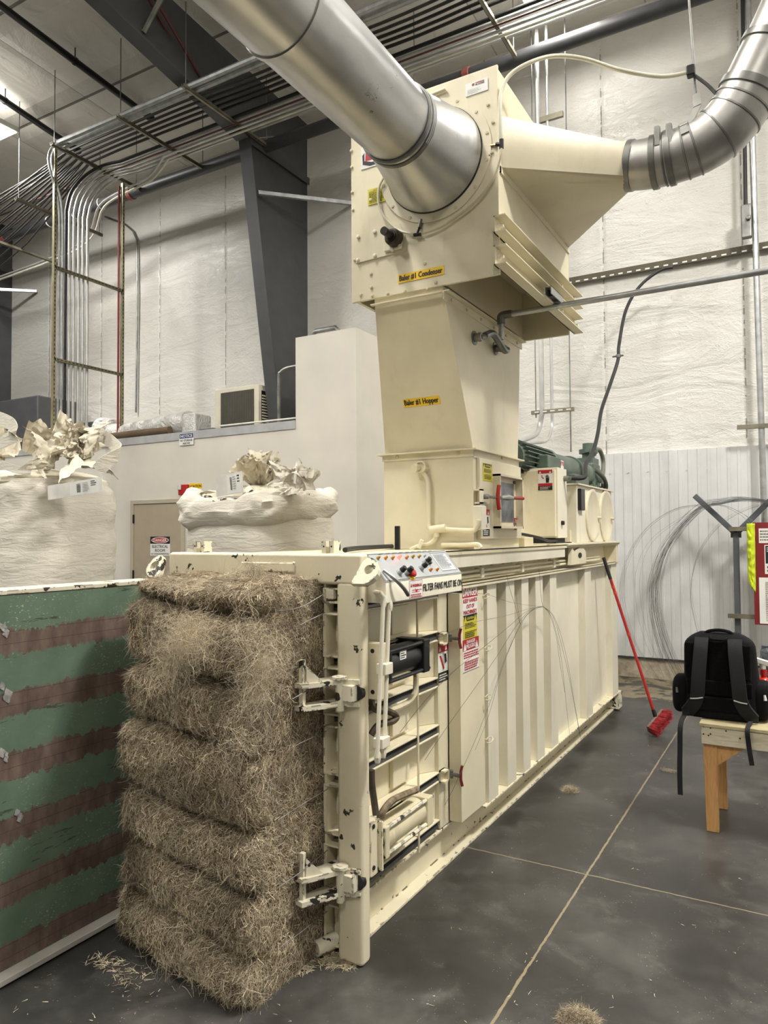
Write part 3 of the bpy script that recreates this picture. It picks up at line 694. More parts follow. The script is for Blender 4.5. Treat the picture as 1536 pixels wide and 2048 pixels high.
sign('warning_sticker', fp, UY, UZ, w, h, [('r', .002, .002, w-.002, h-.002, 1), ('r', .004, .004, w-.004, h-.004, 0), tri(w*.14, h*.72, w*.14, 1), tri(w*.86, h*.72, w*.14, 1), ('t', 'WARNING', w/2, h*.7, h*.16, w*.56, 1, .0008), ('p', [(w*.42, h*.58), (w*.5, h*.46), (w*.62, h*.5), (w*.56, h*.3), (w*.46, h*.34)], 1)] + lines(w*.2, w*.95, h*.3, h*.52, 2, 1, .4) + lines(w*.08, w*.95, h*.06, h*.27, 2, 1, .5), [white_p, red_s], con)
tp = at(849, 1178, X=.0715).y; te = cy1-.002
m = MB(); lettering(m, 'FILTER FANS MUST BE ON', Vector((.0712, 0, 0)), UY, UZ, UX, (tp-.012+te)/2, 1.426, .03, te-tp+.012, 0, .0012)
m.f = [f for f in m.f]; m.build('console_lettering', black_s, con, recalc=False)
# ================================================================== HOPPER
H_ = thing('feed_hopper', 'tapered cream hopper labelled Baler #1 Hopper standing on the baler', 'hopper', (-.39, 1.66, 1.566))
hx0, hx1, hy0, hy1, hz0, hz1 = -.672, -.1, 1.303, 2.03, 1.567, 2.118
m = MB(); m.box(hx0, hx1, hy0, hy1, hz0, hz1); box_ = m.build('hopper_base', cream, H_, bevel=.003)
m = MB(); m.box(hx0-.035, hx1+.03, hy0-.035, hy1+.04, hz1, hz1+.008); m.box(hx0-.006, hx1+.004, hy0-.006, hy0, hz1-.035, hz1); m.box(hx1, hx1+.006, hy0, hy1, hz1-.04, hz1)
m.build('flange', cream, H_)
m = MB(); T0, T1 = 2.126, 2.926
lo = [(hx0+.01, hy0+.0, T0), (hx1, hy0+.0, T0), (hx1, hy1+.0, T0), (hx0+.01, hy1, T0)]; hi = [(-.508, .928, T1), (hx1, .928, T1), (hx1, 2.10, T1), (-.508, 2.10, T1)]
m.add(lo+hi, [(0,1,2,3), (4,5,6,7), (0,1,5,4), (1,2,6,5), (2,3,7,6), (3,0,4,7)]); m.build('hopper_chute', cream, H_, bevel=.003)
m = MB(); m.box(hx1, hx1+.035, .93, 2.12, T1-.03, T1-.024); m.box(hx1, hx1+.006, .93, 2.12, T1-.07, T1-.03); m.box(-.52, -.1, .905, .93, T1-.04, T1-.034); m.build('top_flange', cream, H_)
for i in range(6):
    y = 1.02+i*.2; m = MB(); m.lathe((hx1+.006, y, T1-.05), UX, [(0, .009), (.006, .009), (.008, .005)], 6); m.build('bolt', cream_dusty, H_)
for (px, py) in ((795, 914), (917, 906), (1003, 916)):
    p = at(px, py, Y=hy0-.006) if px < 940 else at(px, py, X=hx1+.006); m = MB(); m.lathe(p, (0, -1, 0) if px < 940 else UX, [(0, .009), (.007, .009), (.009, .005)], 6); m.build('bolt', cream_dusty, H_)
# label, sloped with the chute front
sl = (Vector((0, .928, T1))-Vector((0, hy0, T0))); vv = sl.normalized(); nn2 = UX.cross(vv)
def C(px, py):
    c = Vector(CAM.tolist()); d = Vector(at(px, py, Y=0))-c; o = Vector((0, hy0, T0)); return c+d*((o-c).dot(nn2)/d.dot(nn2))
o, e = C(809, 813), C(882, 791)
def lab(s): return lambda w, h: [('t', s, w*.5, h*(.46 if 'pp' in s else .5), h*(.86 if 'pp' in s else .70), w*.93, 1, .0015)]
ww, hh = (C(881, 805)-C(809, 815)).dot(UX), (C(809, 799)-C(809, 815)).dot(vv)
sign('hopper_label', C(809, 815)+nn2*.003, UX, vv, ww, hh, lab('Baler #1 Hopper')(ww, hh), [yellow_l, black_s], H_)
# access door with window, clamps, switch and stickers on the right side
dX = hx1+.022
o, e = at(955, 1073, X=dX), at(1037, 935, X=dX)
m = MB(); m.box(hx1, dX, 1.345, 2.02, 1.625, 2.075); hd = m.build('inspection_door', cream, H_, bevel=.003)
wy0, wy1, wz0, wz1 = at(986, 1000, X=dX).y, at(1033, 1000, X=dX).y, 1.685, 2.0
wy1 = min(wy1, 1.99)
m = MB()
for (a, b, c, d_) in ((wy0, wy0+.012, wz0, wz1), (wy1-.012, wy1, wz0, wz1), (wy0, wy1, wz0, wz0+.012), (wy0, wy1, wz1-.012, wz1)): m.box(dX, dX+.045, a, b, c, d_)
m.build('window_frame', cream, hd)
gl = plain('scratched_window', (124, 128, 134), .22, var=.2, scale=14)
m = MB(); m.box(dX, dX+.004, wy0+.03, wy1-.06, wz0+.04, wz1-.04); m.build('window_pane', gl, hd)
for (y, z) in ((wy1-.05, wz1-.03), (wy1-.05, wz0+.03)):
    m = MB(); m.cyl((dX, y, z), (dX+.012, y, z), .011, 10); m.build('window_screw', galv_dull, hd)
zc = at(985, 996, X=dX).z
m = MB(); m.box(hx1+.006, dX+.02, 1.302, 1.345, zc-.04, zc-.032); m.box(hx1+.006, dX+.02, 1.302, 1.345, zc+.032, zc+.04); m.box(dX+.012, dX+.02, 1.302, 1.345, zc-.04, zc+.04); m.build('latch_keeper', cream_light, hd)
m = MB(); m.bar((dX+.02, 1.345, zc), (dX+.04, 1.47, zc), .02, .014); m.cyl((dX+.0, 1.36, zc), (dX+.045, 1.36, zc), .014, 10); m.build('latch_arm', galv_dull, hd, bevel=.003)
m = MB(); m.tube([(dX+.055, 1.49, zc-.07), (dX+.05, 1.48, zc), (dX+.055, 1.49, zc+.07)], .012, 8); m.build('latch_handle', red_p, hd, smooth=True)
m = MB(); m.tube([(dX+.05, 1.53, zc), (dX+.06, 1.60, zc+.005), (dX+.065, 1.68, zc+.004)], [.01, .02, .012], 10); m.build('clamp_body', galv, hd, smooth=True)
m = MB(); m.tube([(dX+.065, 1.68, zc+.004), (dX+.075, 1.84, zc+.008)], [.009, .011], 8); m.build('clamp_handle', red_p, hd, smooth=True)
def s2(x0, yb, x1, yt, X, nm, fn, mats, par):
    o = at(x0, yb, X=X); w = at(x1, yb, X=X).y-o.y; h = at(x0, yt, X=X).z-o.z
    return sign(nm, o, UY, UZ, w, h, fn(w, h), mats, par)
s2(966, 961, 984.5, 925, dX+.002, 'caution_sticker', caution, [yellow_s, black_s], hd)
s2(966, 1072, 979.5, 1018, dX+.002, 'pinch_point_sticker', pinch, [white_p, red_s, black_s], hd)
s2(1029, 1060, 1033.5, 1036, dX+.002, 'red_sticker', lambda w, h: lines(w*.1, w*.9, h*.1, h*.9, 5, 1), [red_s, white_p], hd)
sx = at(956, 1038, X=-.06)
m = MB(); m.box(-.1, -.045, 1.285, 1.355, sx.z-.06, sx.z+.075); m.build('limit_switch', cream_light, H_, bevel=.006)
# conduit work on the hopper front
fy = hy0-.03
def hp(px, py, y=fy): return at(px, py, Y=y)
m = MB(); m.tube(spline([hp(846, 944), hp(856, 962), hp(857, 990), hp(857, 1030), hp(857, 1052), hp(864, 1060), hp(880, 1058)], 5), .0135, 10); m.build('conduit', cream, H_, smooth=True)
m = MB(); m.tube(spline([hp(880, 1058), hp(905, 1060), hp(945, 1061), hp(953, 1054), hp(957, 1040)], 5), .014, 10); m.build('conduit', cream, H_, smooth=True)
m = MB(); m.tube(spline([hp(874, 1064), hp(870, 1078), hp(858, 1088), hp(835, 1093), hp(822, 1099)], 5), .013, 10); m.build('conduit', cream, H_, smooth=True)
m = MB(); m.tube(spline([hp(884, 1090), hp(930, 1090), hp(955, 1089), hp(962, 1096)], 5), .013, 10); m.build('conduit', cream, H_, smooth=True)
p = hp(848, 935, hy0); m = MB(); m.lathe(p, (0, -1, 0), [(0, .035), (.05, .035), (.05, .028), (.035, .026)], 18); m.lathe(p+Vector((-.02, -.02, .0)), (-.3, -1, -.2), [(0, .024), (.045, .024)], 14); m.build('sight_eye', cream, H_, smooth=True)
p = hp(872, 1062); m = MB(); m.tube([hp(862, 1060), hp(892, 1056)], .024, 12); m.tube([hp(872, 1060), hp(873, 1074)], .018, 10); m.build('conduit_body', cream, H_, smooth=True)
m = MB(); m.tube([hp(838, 1096, hy0-.06), hp(844, 1080, hy0-.06)], .012, 8); m.build('pipe_stub', cream_light, H_, smooth=True)
m = MB(); p = hp(795, 1092, hy0-.12); m.box(p.x-.014, p.x+.014, p.y-.01, p.y+.01, 1.567, hp(795, 1052, hy0-.12).z); tag(m.build('stop_rod', black, bevel=.003), 'short black upright bar on the baler top before the hopper', 'bar')
m = MB(); m.tube(spline([at(690, 1100, Z=1.585), at(720, 1096, Z=1.585), at(790, 1092, Z=1.585)], 4), .012, 8); tag(m.build('rubber_strip', black_rubber, smooth=True), 'black rubber strip lying on the baler top left of the hopper', 'strip')
# ================================================================== CONDENSER
K = thing('condenser', 'large cream box condenser labelled Baler #1 Condenser on top of the hopper', 'condenser', (-.21, 1.55, 2.93))
kx0, kx1, ky0, ky1, kz0, kz1 = -.632, .206, .92, 2.17, 2.93, 3.965
m = MB(); m.box(kx0, kx1, ky0+.01, ky1, kz0+.30, kz1); m.build('housing', cream, K)
m = MB(); m.box(kx0, kx0+.02, ky0+.01, ky1, kz0, kz0+.30); m.box(kx1-.012, kx1, ky0+.01, ky1, kz0+.03, kz0+.30); m.box(kx0, kx1, ky1-.02, ky1, kz0-.01, kz0+.30); m.box(-.115, -.1, ky0+.01, ky1, kz0+.01, kz0+.30); m.build('lower_skirt', cream, K)
m = MB(); m.box(kx0-.012, kx1+.008, ky0-.004, ky0+.012, kz0-.008, kz1+.006); m.build('front_plate', cream, K, bevel=.003)
m = MB(); m.box(.02, .06, ky0+.012, ky0+.62, kz0+.24, kz0+.30); m.build('underside_angle', cream, K)
# C-channel rails on the right side
for z0, z1 in ((3.108, 3.192), (2.950, 3.046)):
    m = MB(); m.box(kx1, kx1+.007, .86, 2.27, z0, z1); m.box(kx1, kx1+.062, .86, 2.275, z1-.006, z1); m.box(kx1, kx1+.062, .86, 2.275, z0, z0+.006); rl_ = m.build('side_rail', cream, K)
    for y in (.90, 1.90, 2.17, 2.24):
        z = (z0+z1)/2; m = MB(); m.lathe((kx1+.007, y, z), UX, [(0, .015), (.012, .015), (.012, .008), (.03, .008)], 8); m.build('bolt', cream_light, rl_)
# inlet ring on the front plate
RC = Vector((-.138, ky0-.004, 3.578)); R0 = .318
m = MB(); m.lathe(RC, (0, -1, 0), [(0, R0), (.008, R0), (.008, .26)], 64, caps=False); m.build('inlet_ring', cream, K, smooth=True)
for k in range(14):
    a = k*2*PI/14+.2; m = MB(); m.lathe(RC+Vector((math.cos(a)*.302, -.008, math.sin(a)*.302)), (0, -1, 0), [(0, .009), (.003, .009), (.004, .005)], 10); m.build('bolt', cream_dusty, K)
bolts = [(703, 302), (704, 335), (705, 385), (706, 420), (710, 520), (742, 548), (743, 575), (745, 592), (776, 588), (810, 583), (850, 527), (980, 312), (976, 210), (986, 245), (984, 305), (872, 565), (855, 578), (742, 400), (722, 590)]
for i, (px, py) in enumerate(bolts):
    p = at(px, py, Y=ky0-.004); m = MB(); m.lathe(p, (0, -1, 0), [(0, .009), (.006, .009), (.008, .004)], 6); m.build('bolt', cream_dusty, K)
# bearing plate and drive shaft
fpy = ky0-.005
def fp_(px, py, y=fpy): return at(px, py, Y=y)
m = MB(); q = [fp_(713, 527), fp_(813, 502), fp_(811, 470), fp_(800, 448), fp_(713, 470)]; m.prism(q, (0, -.006, 0)); m.build('bearing_plate', cream, K)
p = fp_(786, 486, fpy-.006); m = MB(); m.box(p.x-.05, p.x+.062, p.y-.016, p.y, p.z-.045, p.z+.05); m.build('bearing_flange', cream, K, bevel=.012)
p = fp_(791, 478, fpy-.02); m = MB(); m.lathe(p, (0, -1, 0), [(0, .046), (.04, .044), (.05, .034)], 22); m.build('bearing_housing', plain('oily_bearing', (60, 52, 40), .5, var=.3, scale=30), K, smooth=True)
m = MB(); m.lathe(p+Vector((0, -.03, 0)), (0, -1, 0), [(0, .03), (.03, .03), (.03, .021), (.095, .021), (.095, .018)], 20); m.build('drive_shaft', plain('dark_shaft', (46, 42, 38), .35, .4), K, smooth=True)
for (px, py) in ((717, 474), (716, 521), (750, 464), (750, 512), (800, 493), (785, 500)):
    pp_ = fp_(px, py, fpy-.006 if px < 780 else fpy-.022); m = MB(); m.lathe(pp_, (0, -1, 0), [(0, .011), (.008, .011), (.01, .006)], 6); m.build('bolt', cream_light, K)
# labels on the front
def fsign(nm, x0, yb, x1, yt, items, mats):
    o = fp_(x0, yb, fpy-.003); w = fp_(x1, yb, fpy-.003).x-o.x; h = fp_(x0, yt, fpy-.003).z-o.z
    return sign(nm, o, UX, UZ, w, h, items(w, h), mats, K)
fsign('condenser_label', 796, 567, 888, 550, lab('Baler #1 Condenser'), [yellow_l, black_s])
fsign('maker_plate', 931, 194, 976, 169, lambda w, h: [('e', w*.35, h*.78, w*.06, h*.11, 1), ('e', w*.35, h*.81, w*.045, h*.08, 2), ('t', 'CONTINENTAL', w*.64, h*.85, h*.1, w*.42, 2, .0006), ('t', 'AIR SYSTEMS', w*.64, h*.70, h*.1, w*.40, 1, .0006)] + lines(w*.1, w*.75, h*.1, h*.5, 4, 3, .25), [white_p, black_s, red_s, plain('plate_ink', (150, 150, 150), .5)])
fsign('instruction_label', 736, 411, 771, 380, lambda w, h: [('t', 'CAUTION', w*.5, h*.9, h*.09, w*.4, 1)] + lines(w*.08, w*.95, h*.06, h*.84, 9, 1, .45, .2), [yellow_s, black_s])
fsign('company_logo', 722, 340, 795, 296, lambda w, h: [('p', [(w*.04, h*.62), (w*.1, h*.72), (w*.1, h*.35), (w*.3, h*.22), (w*.8, h*.2), (w*.8, h*.06), (w*.25, h*.06), (w*.05, h*.2)], 1), ('p', [(w*.12, h*.32), (w*.8, h*.32), (w*.8, h*1.0), (w*.14, h*1.0)], 2), ('e', w*.36, h*.66, w*.17, h*.28, 0), ('e', w*.38, h*.66, w*.1, h*.15, 2)], [white_p, black_s, red_s])
m = MB(); o = fp_(842, 205, fpy-.01); e = fp_(893, 175, fpy-.01)
P = [fp_(842, 198, fpy-.012), fp_(892, 178, fpy-.012)]; m.bar(P[0], P[1], .02, .012); m.build('door_bar', cream, K, bevel=.004)
# outlet transition: rectangle to round on the right side
m = MB(); ax = .70; cz = 3.615; cyy = 1.56; rr = .125
ry0, ry1, rz0, rz1 = .955, 2.15, 3.473, 3.735
N = 32; base = []; tip = []
for k in range(N):
    a = 2*PI*k/N; c, s = math.cos(a), math.sin(a); tip.append((ax, cyy+rr*c, cz+rr*s))
    # rectangle point along the matching quarter
    q = k/(N/4); side = int(q) % 4; f = q-int(q)
for k in range(N):
    a = 2*PI*(k+.0)/N; c, s = math.cos(a), math.sin(a); mx = max(abs(c), abs(s))
    base.append((kx1, (ry0+ry1)/2+(ry1-ry0)/2*c/mx, (rz0+rz1)/2+(rz1-rz0)/2*s/mx))
m.add(base+tip, [(k, (k+1) % N, N+(k+1) % N, N+k) for k in range(N)] + [tuple(range(N)), tuple(range(2*N-1, N-1, -1))]); m.build('outlet_transition', cream, K, smooth=True, angle=20)
m = MB(); m.box(kx1, kx1+.008, ry0-.02, ry1+.02, rz0-.03, rz0+.0); m.box(kx1, kx1+.008, ry0-.02, ry1+.02, rz1, rz1+.025); m.box(kx1, kx1+.008, ry0-.03, ry0, rz0-.03, rz1+.02); m.build('transition_flange', cream, K)
m = MB(); m.lathe((ax-.005, cyy, cz), UX, [(0, .127), (.025, .127)], 32); m.build('outlet_collar', cream_dusty, K, smooth=True)
# ================================================================== INLET DUCT (aluminium) running towards -y
Dn = thing('inlet_duct', 'long straight aluminium duct flaring into the condenser front', 'duct', (RC.x, .2, RC.z))
rd = .178
m = MB(); m.lathe((RC.x, ky0-.012, RC.z), (0, -1, 0), [(0, .27), (.012, .268), (.022, .262), (.385, rd+.004)], 64, caps=False); m.build('reducer_cone', alu, Dn, smooth=True)
m = MB(); m.lathe((RC.x, ky0-.012, RC.z), (0, -1, 0), [(0, .272), (.006, .272), (.012, .267)], 64, caps=False); m.build('rubber_gasket', black_rubber, Dn, smooth=True)
yj = ky0-.385
m = MB(); m.lathe((RC.x, yj+.01, RC.z), (0, -1, 0), [(0, rd), (.88, rd), (.88, rd+.008), (.905, rd+.008), (.905, rd+.002), (3.4, rd)], 64, caps=False); m.build('duct_pipe', alu, Dn, smooth=True)
for dy, w in ((.0, .03), (-.05, .014)):
    m = MB(); m.lathe((RC.x, yj+dy+.03, RC.z), (0, -1, 0), [(0, rd+.004), (.003, rd+.012), (w, rd+.012), (w+.003, rd+.002)], 64, caps=False); m.build('clamp_band', galv_dull, Dn, smooth=True)
m = MB()
for k in range(3): m.tube(spline([(RC.x+(rd+.012)*math.cos(a), yj-.0+.012*k, RC.z+(rd+.012)*math.sin(a)) for a in [x*.12-.7 for x in range(18)]], 2), .003, 5)
m.build('tie_wire', galv, Dn)
# ================================================================== OUTLET DUCT
E_ = thing('outlet_elbow_duct', 'dull segmented metal elbow duct rising right from the condenser outlet', 'duct', (1.0, 1.56, 3.5))
def oy(px, py): return at(px, py, Y=1.56)
path = [oy(1250, 333), oy(1300, 327), oy(1350, 313), oy(1400, 292), oy(1445, 260), oy(1485, 208), oy(1520, 140), oy(1560, 60), oy(1600, -30)]
path[0] = Vector((.70, 1.56, cz)); path += [path[-1]+(path[-1]-path[-2]).normalized()*k_ for k_ in (.4, 1.2, 2.6)]; P = spline(path, 5)
m = MB(); R = [.122+.018*min(1, i/20) for i in range(len(P))]; m.tube(P, R, 36); m.build('elbow', alu_dull, E_, smooth=True)
def ring(i, w, extra, nm, mat):
    d = (P[min(i+1, len(P)-1)]-P[max(i-1, 0)]).normalized(); m = MB(); m.lathe(P[i]-d*w/2, d, [(0, R[i]), (.001, R[i]+extra), (w-.001, R[i]+extra), (w, R[i])], 36, caps=False); return m.build(nm, mat, E_, smooth=True)
for i in (8, 12, 14, 19, 23, 25): ring(i, .010, .005, 'seam_bead', galv_dull)
ring(1, .035, .006, 'clamp_band', galv_dull); ring(6, .03, .008, 'clamp_band', galv_dull); ring(9, .03, .009, 'clamp_band', galv_dull); ring(27, .04, .01, 'clamp_band', galv_dull); ring(33, .035, .01, 'clamp_band', galv_dull)
for i, (px, py) in ((6, (1322, 280)), (9, (1345, 275))):
    p = oy(px, py); p.y = 1.56-.10; m = MB(); m.box(p.x-.014, p.x+.014, p.y-.03, p.y+.01, p.z-.09, p.z+.015); m.build('draw_latch', galv_dull, E_, bevel=.005)
# hanger: threaded rod plus flat strap round the duct
hg = thing('duct_hanger', 'threaded rod and flat white strap holding up the elbow duct', 'hanger', (.98, 1.56, 3.75))
a, b = oy(1377, -10), oy(1392, 190); m = MB(); m.tube([a+(a-b)*.9, b], .006, 8); m.build('threaded_rod', galv_dull, hg, smooth=True)
m = MB(); c = P[13]; d = (P[14]-P[12]).normalized(); top = oy(1393, 188)
side = Vector((0, 1, 0)); up = d.cross(side)*-1
ptsA = [top + Vector((0, -.004, 0)), top + Vector((.008, -.05, -.09))]
arc = [c + (side*math.cos(q)+up*math.sin(q))*(R[13]+.004) for q in [PI+.45+x*(PI-.9+PI*.9)/22 for x in range(-4, 16)]]
seq = ptsA + arc[3:]
for i in range(len(seq)-1): m.add([seq[i]-d*.019, seq[i]+d*.019, seq[i+1]+d*.019, seq[i+1]-d*.019], [(0,1,2,3)])
o_ = m.build('strap', plain('pale_strap', (164, 164, 158), .45), hg); md = o_.modifiers.new('thick', 'SOLIDIFY'); md.thickness = .003
# ================================================================== tubes on the condenser
hs = thing('air_hose', 'thick milky white hose arching from the condenser to the hanger rod', 'hose', at(1000, 200, X=kx1))
yA = [.90, .90, .92, .95, 1.0, 1.1, 1.2, 1.35, 1.5, 1.545]
px_ = [(1003, 283), (1000, 230), (1003, 183), (1020, 150), (1060, 125), (1110, 112), (1170, 118), (1240, 140), (1320, 153), (1376, 145)]
m = MB(); m.tube(spline([at(a, b, Y=y) for (a, b), y in zip(px_, yA)], 6), .0105, 10); m.build('hose', clear_tube, hs, smooth=True)
m = MB(); m.tube([at(1003, 279, Y=.9), at(1003, 297, Y=.9)], .011, 10); m.tube([at(1003, 289, Y=.9), at(992, 289, Y=.9)], .01, 10); m.build('tee_fitting', black, hs, smooth=True)
m = MB(); m.tube([at(1003, 289, Y=.9), at(978, 292, Y=.915)], .006, 8); m.build('nipple', brass, hs, smooth=True)
m = MB(); p = at(1382, 144, Y=1.55); m.box(p.x-.02, p.x+.02, p.y-.025, p.y+.02, p.z-.025, p.z+.028); m.build('hose_clip', black, hs, bevel=.006)
m = MB(); m.tube(spline([at(1388, 150, Y=1.55), at(1415, 170, Y=1.53), at(1436, 193, Y=1.5), at(1448, 215, Y=1.45)], 5), .0085, 8); tag(m.build('black_hose', black_rubber, smooth=True), 'short black hose bending from the hanger clip down onto the elbow duct', 'hose')
m = MB(); m.tube(spline([at(a, b, Y=.895) for a, b in ((1003, 297), (1000, 318), (985, 360), (955, 400), (915, 432), (880, 455), (845, 467))], 6), .0065, 8); tag(m.build('clear_tube', plain('clear_tube', (206, 198, 168), .3), smooth=True), 'thin clear tube curving under the inlet ring on the condenser front', 'tube')
g = thing('sensing_tube', 'thin milky tube looping left of the inlet ring to a black tee', 'tube', at(830, 468, Y=.895))
m = MB(); m.tube(spline([at(a, b, Y=.895) for a, b in ((767, 356), (758, 375), (757, 405), (766, 430), (780, 447), (800, 462), (830, 469))], 6), .0065, 8); m.build('tube', clear_tube, g, smooth=True)
m = MB(); m.tube([at(828, 470, Y=.89), at(841, 469, Y=.89)], .010, 8); m.tube([at(834, 469, Y=.89), at(839, 455, Y=.9)], .006, 8); m.build('tee_fitting', black, g, smooth=True)
m = MB(); m.tube([at(839, 456, Y=.905), at(843, 440, Y=.915)], .011, 8); m.build('nipple', galv_dull, g, smooth=True)
# ================================================================== ELECTRICAL CABINET + HYDRAULIC POWER UNIT on the baler top
Q = thing('electrical_cabinet', 'cream electrical cabinet with shock-warning sticker standing behind the hopper', 'cabinet', (-.35, 3.03, 1.58))
qx1 = -.112; qy0, qy1 = 2.93, 3.17
m = MB(); m.box(-.62, qx1, qy0, qy1, 1.62, 2.15); m.build('cabinet_body', cream_light, Q, bevel=.003)
m = MB(); m.box(-.61, qx1-.012, qy0-.03, qy0-.001, 1.632, 2.13); m.build('door', cream, Q, bevel=.004)
o = at(1076.5, 981, Y=qy0-.03); e = at(1104.5, 939, Y=qy0-.03); w, h = e.x-o.x, e.z-o.z
sign('shock_sticker', (o.x, qy0-.031, o.z), UX, UZ, w, h, [('r', 0, h*.82, w, h, 1), tri(w*.15, h*.89, w*.16, 0), tri(w*.85, h*.89, w*.16, 0), ('r', 0, 0, w, h*.34, 2), ('r', 0, h*.2, w, h*.34, 1), ('p', [(w*.2, h*.76), (w*.32, h*.72), (w*.3, h*.65), (w*.42, h*.6), (w*.36, h*.54), (w*.3, h*.6), (w*.24, h*.64), (w*.26, h*.7)], 1), ('e', w*.66, h*.5, w*.12, h*.1, 2), ('r', w*.54, h*.55, w*.59, h*.72, 2), ('r', w*.61, h*.55, w*.66, h*.76, 2), ('r', w*.68, h*.55, w*.73, h*.74, 2), ('r', w*.75, h*.52, w*.79, h*.66, 2), ('r', w*.55, h*.36, w*.76, h*.45, 2)] + lines(w*.12, w*.9, h*.03, h*.18, 3, 0, .4), [white_p, red_s, black_s], Q)
m = MB(); p = at(1126, 1046, X=qx1); m.lathe((qx1, 3.02, p.z), UX, [(0, .018), (.02, .016), (.022, .01)], 12); m.build('latch_knob', black, Q, smooth=True)
m = MB(); p = at(1136, 944, X=qx1); m.lathe((qx1-.02, 3.1, 2.075), UX, [(0, .022), (.06, .022), (.06, .016), (.08, .016)], 12); m.build('cable_gland', galv_dull, Q, smooth=True)
m = MB(); m.box(-.62, qx1-.02, qy0, qy1, 1.58, 1.622); m.build('plinth', dark_void, Q)
m = MB(); m.box(-.16, -.10, 3.2, 3.24, 1.58, 1.68); m.box(-.16, -.10, 3.2, 3.31, 1.58, 1.588); m.build('bracket', cream, Q)
m = MB(); m.tube(spline([(-.33, 2.05, 1.64), (-.2, 2.25, 1.655), (-.12, 2.5, 1.625), (-.13, 2.75, 1.6), (-.14, 2.98, 1.6)], 6), .010, 8); tag(m.build('armoured_cable', black_rubber, smooth=True), 'dark cable lying on the baler top below the electrical cabinet', 'cable')
m = MB(); m.box(-.22, -.1, 2.14, 2.32, 1.566, 1.63); tag(m.build('top_block', cream_dusty, bevel=.006), 'small cream block on the baler top beside the hopper base', 'block')
U = thing('hydraulic_power_unit', 'cream oil tank with two round covers carrying a green motor and pump', 'power unit', (-.42, 4.0, 1.58))
ux = -.10; uy0, uy1, uz0, uz1 = 3.40, 4.62, 1.58, 2.045
m = MB(); m.box(-.8, ux, uy0, uy1, uz0, uz1); m.build('oil_tank', cream_light, U, bevel=.004)
m = MB(); m.box(-.82, ux+.02, uy0-.02, uy1+.03, uz1, uz1+.012); m.build('tank_lid', cream, U)
for (px, ) in ((1184,), (1211,)):
    y = at(px, 1037, X=ux).y; r = .225 if px < 1200 else .24
    m = MB(); m.lathe((ux, y, 1.812), UX, [(0, r), (.012, r), (.016, r-.012), (.016, r-.03), (.010, r-.04), (.012, .02)], 40); cv = m.build('round_cover', cream, U, smooth=True)
    m = MB(); m.lathe((ux+.01, y+.17, 1.79), UX, [(0, .015), (.03, .012)], 10); m.build('cover_bolt', cream_dusty, cv)
yg = at(1159, 990, X=ux).y
m = MB(); m.box(ux, ux+.03, yg-.06, yg+.06, 1.84, 2.015); sgm = m.build('sight_gauge', black, U, bevel=.006)
# motor along y
mx, mz = -.42, 2.235
m = MB(); m.cyl((mx, 2.75, mz), (mx, 3.62, mz), .105, 36); m.build('motor_body', green_m, U, smooth=True)
m = MB()
for k in range(22):
    a = k*2*PI/22; d = Vector((math.cos(a), 0, math.sin(a))); c = Vector((mx, 0, mz)); t_ = Vector((-d.z, 0, d.x))*.004
    m.prism([c+d*.10-t_+UY*2.8, c+d*.10+t_+UY*2.8, c+d*.135+t_+UY*2.8, c+d*.135-t_+UY*2.8], (0, .72, 0))
m.build('cooling_fins', green_m, U)
m = MB(); m.lathe((mx, 3.52, mz), UY, [(0, .135), (.05, .14), (.1, .125), (.12, .09)], 28); m.build('end_bell', green_m, U, smooth=True)
m = MB(); m.box(mx+.1, mx+.2, 3.05, 3.4, mz-.07, mz+.03); m.build('terminal_box', green_m, U, bevel=.01)
m = MB(); m.box(mx-.12, mx+.12, 2.95, 3.5, uz1+.012, mz-.09); m.build('motor_foot', green_m, U)
m = MB(); m.lathe((mx, 3.64, mz-.01), UY, [(0, .09), (.02, .13), (.62, .135), (.62, .15), (.70, .15)], 36); bh = m.build('bell_housing', green_m, U, smooth=True)
o, e = at(1103, 935, X=mx+.136), at(1127, 924, X=mx+.136)
sign('hazard_sticker', (mx+.137, o.y, mz-.04), UY, UZ, e.y-o.y, .075, [('r', .008, .03, e.y-o.y-.008, .066, 1), tri(.05, .046, .035, 0), tri(e.y-o.y-.05, .046, .035, 0)], [white_p, red_s], U)
px0 = -.30
def pz(px, py, X=px0): return at(px, py, X=X)
m = MB(); m.lathe((px0-.05, 4.34, mz-.02), UY, [(0, .10), (.03, .115), (.25, .11), (.28, .09), (.42, .10), (.46, .12), (.50, .12)], 28); m.build('pump_body', green_m, U, smooth=True)
m = MB(); m.box(px0-.14, px0+.04, 4.60, 4.88, uz1+.012, mz+.10); m.build('valve_block', green_m, U, bevel=.02)
m = MB(); m.box(px0-.12, px0+.03, 4.62, 4.86, mz+.09, mz+.15); m.lathe((px0-.04, 4.74, mz+.14), UZ, [(0, .06), (.06, .06), (.06, .09), (.10, .09), (.10, .055), (.16, .055), (.165, .03)], 20); m.build('relief_valve', green_m, U, smooth=True)
for (dy, dz, r) in ((-.13, .30, .02), (.16, .29, .022), (.12, .19, .028), (-.12, .2, .02)):
    m = MB(); m.cyl((px0-.04, 4.74, mz+dz-.08), (px0-.02, 4.74+dy, mz+dz-.08), r, 10); m.build('valve_plug', green_m if dz > .25 else black, U, smooth=True)
m = MB(); m.cyl((px0-.02, 4.80, mz-.02), (px0-.02, 5.04, mz-.02), .045, 14); m.cyl((px0-.02, 5.04, mz-.02), (px0-.02, 5.14, mz-.02), .02, 10); m.build('adjuster', black, U, smooth=True)
m = MB(); m.box(px0-.05, px0+.10, 3.75, 4.2, uz1+.012, uz1+.12); m.build('filter_box', green_m, U, bevel=.01)
